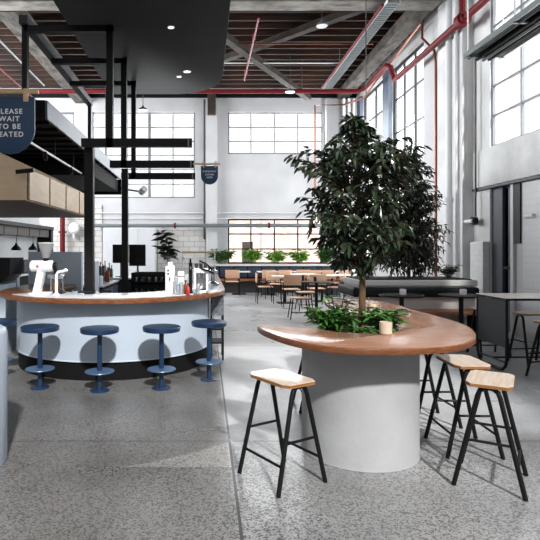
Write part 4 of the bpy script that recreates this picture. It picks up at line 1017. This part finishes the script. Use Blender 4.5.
MB().tube([(-0.02, -0.08, 0.24), (-0.02, -0.08, 0.17)], 0.014).tube([(0.03, -0.08, 0.24), (0.03, -0.08, 0.19)], 0.014).build('group_head', M['chrome'], wb)
MB().tube([(-0.02, -0.1, 0.3), (0.1, -0.16, 0.27), (0.16, -0.18, 0.24)], 0.012).build('lever', M['black'], wb)
for i in range(3): 
    t = T('cup', 'small dark tumbler on top of the boxy white coffee machine, %s' % ['left', 'middle', 'right'][i], 'cup', (px(201, 6.4)-0.055+i*0.055, 6.45, CT+0.3))
    MB().lathe([(0, 0), (0.018, 0), (0.024, 0.055), (0.021, 0.055), (0.016, 0.006), (0, 0.006)], n=16).build('body', M['conduit' if i != 1 else 'brown'], t)
lt = T('lever_press', 'chrome juice press on the far right of the bar counter', 'press', (px(213, 7.6), 7.6, CT))
MB().lathe([(0, 0), (0.09, 0), (0.09, 0.03), (0.03, 0.06), (0.03, 0.16), (0.07, 0.18), (0.07, 0.22), (0, 0.24)], n=24).build('body', M['chrome'], lt)
MB().tube([(0, 0, 0.22), (-0.1, 0, 0.32), (-0.2, 0, 0.36)], 0.012).build('lever', M['black'], lt)
for i in range(7):
    c = [(176.0, 6.15), (178.6, 6.12), (181.2, 6.1), (195, 6.2), (198, 6.18), (207, 6.5), (209.5, 6.6)][i]
    t = T('glass_stack', ['clear glass stack just right of the white dispenser', 'second clear glass stack right of the white dispenser', 'third clear glass stack right of the white dispenser', 'clear glass stack in front of the boxy coffee machine, left', 'clear glass stack in front of the boxy coffee machine, right', 'clear glass stack right of the boxy coffee machine, nearer', 'clear glass stack right of the boxy coffee machine, farther'][i], 'glasses', (px(c[0], c[1]), c[1], CT))
    mb = MB()
    for k in range((4, 2, 3, 1, 2, 3, 2)[i]):
        mb.lathe([(0, 0.004+k*0.045), (0.02, 0.004+k*0.045), (0.027, 0.06+k*0.045), (0.024, 0.06+k*0.045), (0.018, 0.01+k*0.045), (0, 0.01+k*0.045)], n=16)
    mb.build('glasses', M['clear'], t)
# crates on the inner counter
def crate(x, y, z0, w_, d_, h, lab):
    t = T('glass_crate', lab, 'crate', (x, y, z0))
    mb = MB().box(-w_/2, w_/2, -d_/2, d_/2, 0, 0.02).box(-w_/2, w_/2, d_/2-0.02, d_/2, 0, h).box(-w_/2, -w_/2+0.02, -d_/2, d_/2, 0, h).box(w_/2-0.02, w_/2, -d_/2, d_/2, 0, h).box(-w_/2, w_/2, -d_/2, -d_/2+0.015, h-0.06, h).box(-w_/2, w_/2, -d_/2, -d_/2+0.015, 0, 0.04)
    for i in range(1, 9): mb.box(-w_/2+i*w_/9-0.006, -w_/2+i*w_/9+0.006, -d_/2, -d_/2+0.015, 0, h)
    mb.build('crate', M['black'], t, smooth=False)
    gb = MB()
    for i in range(5):
        for j in range(2): gb.lathe([(0, 0.02), (0.03, 0.02), (0.035, h-0.03), (0.03, h-0.03), (0, 0.03)], c=(-w_/2+0.06+i*(w_-0.12)/4, -d_/2+0.08+j*0.12, 0), n=12)
    o = gb.build('glasses', M['chrome'], t); o['kind'] = 'stuff'
crate(px(149, 7.6), 7.7, 0.8, 0.5, 0.34, 0.17, 'black crate of glasses inside the bar, lower of the two')
crate(px(149, 7.6), 7.7, 0.972, 0.5, 0.34, 0.17, 'black crate of glasses inside the bar, upper of the two')
tag(MB().box(px(149, 7.6)-0.4, px(149, 7.6)+0.3, 7.45, 7.95, 0, 0.799, 0.004).build('under_counter_unit', M['blackmatt'], smooth=False), 'black unit inside the bar carrying the two crates', 'unit')
# bottles on back counter
bn_ = [('amber', 100.5, 'amber bottle furthest left on the fridge counter'), ('chrome', 102.6, 'slim clear bottle on the fridge counter, second from left'), ('conduit', 105, 'dark bottle on the fridge counter, third from left'),
       ('redlab', 107.3, 'short red bottle on the fridge counter'), ('amber', 109.3, 'amber bottle beside the short red bottle on the fridge counter'), ('greenb', 111.5, 'teal bottle on the fridge counter left of the black screens'), ('steelw', 96.2, 'white bottle beside the thick black post on the fridge counter')]
for i, (m, p_, lab) in enumerate(bn_):
    h = (0.3, 0.26, 0.32, 0.2, 0.28, 0.24, 0.3)[i]
    t = T('bottle', lab, 'bottle', (px(p_, 10.1), 10.1+0.02*(i % 2), 0.93), group='bottles on the fridge counter')
    MB().lathe([(0, 0), (0.026, 0), (0.026, h*0.6), (0.01, h*0.76), (0.01, h*0.95), (0, h*0.95)], n=16).build('body', M[m], t)
    MB().tube([(0, 0, h*0.95), (0, 0, h)], 0.012).build('cap', M['redlab' if i % 2 else 'black'], t)
# rubber plant in white pot on inner shelf
bushy('rubber_plant', 'tall dark broad leaved plant behind the white dispenser', (px(170, 10.4), 10.4, 0.93+0.16), 0.17, 0.12, 0.82, 7, 0.25, 0.13, M['leaf'], 61, stems=9)
pt = T('plant_pot', 'white pot holding the tall broad leaved plant behind the bar', 'pot', (px(170, 10.4), 10.4, 0.93))
MB().lathe([(0, 0), (0.07, 0), (0.09, 0.17), (0.08, 0.17), (0.07, 0.15), (0, 0.15)], n=24).build('body', M['steelw'], pt)
# flower / pastry shelf, brass rail
sh = T('bar_shelf', 'white rack with a timber rail at the back of the bar right side', 'rack', (px(199, 9.5), 9.5, CT))
MB().box(-0.3, 0.3, 0.0, 0.02, 0.2, 0.23).box(-0.3, 0.3, -0.15, 0.02, 0.35, 0.37).box(-0.3, -0.28, -0.15, 0.02, 0, 0.52).box(0.28, 0.3, -0.15, 0.02, 0, 0.52).build('rack', M['steelw'], sh, smooth=False)
MB().tube([(-0.3, -0.16, 0.47), (0.3, -0.16, 0.47)], 0.018).build('rail', M['dowel'], sh)
for i, (x, y, h, r) in enumerate(((-0.14, 8.3, .14, .03), (-0.2, 8.8, .2, .035), (0.02, 8.2, .1, .04), (0.08, 8.9, .16, .03), (-0.05, 8.6, .22, .025))):
    t = T('jar', ['squat clear jar', 'tall pale jar', 'low wide bowl like jar', 'narrow jar near the counter edge', 'tallest slim jar'][i]+' on the straight arm of the bar', 'jar', (x-0.02, y, CT))
    MB().lathe([(0, 0), (r, 0), (r, h*0.85), (r*0.7, h*0.95), (r*0.7, h), (0, h)], n=18).build('body', M[['chrome', 'steelw', 'cup', 'steelw', 'conduit'][i]], t)
    MB().tube([(0, 0, h), (0, 0, h+0.015)], r*0.75).build('lid', M['black'], t)
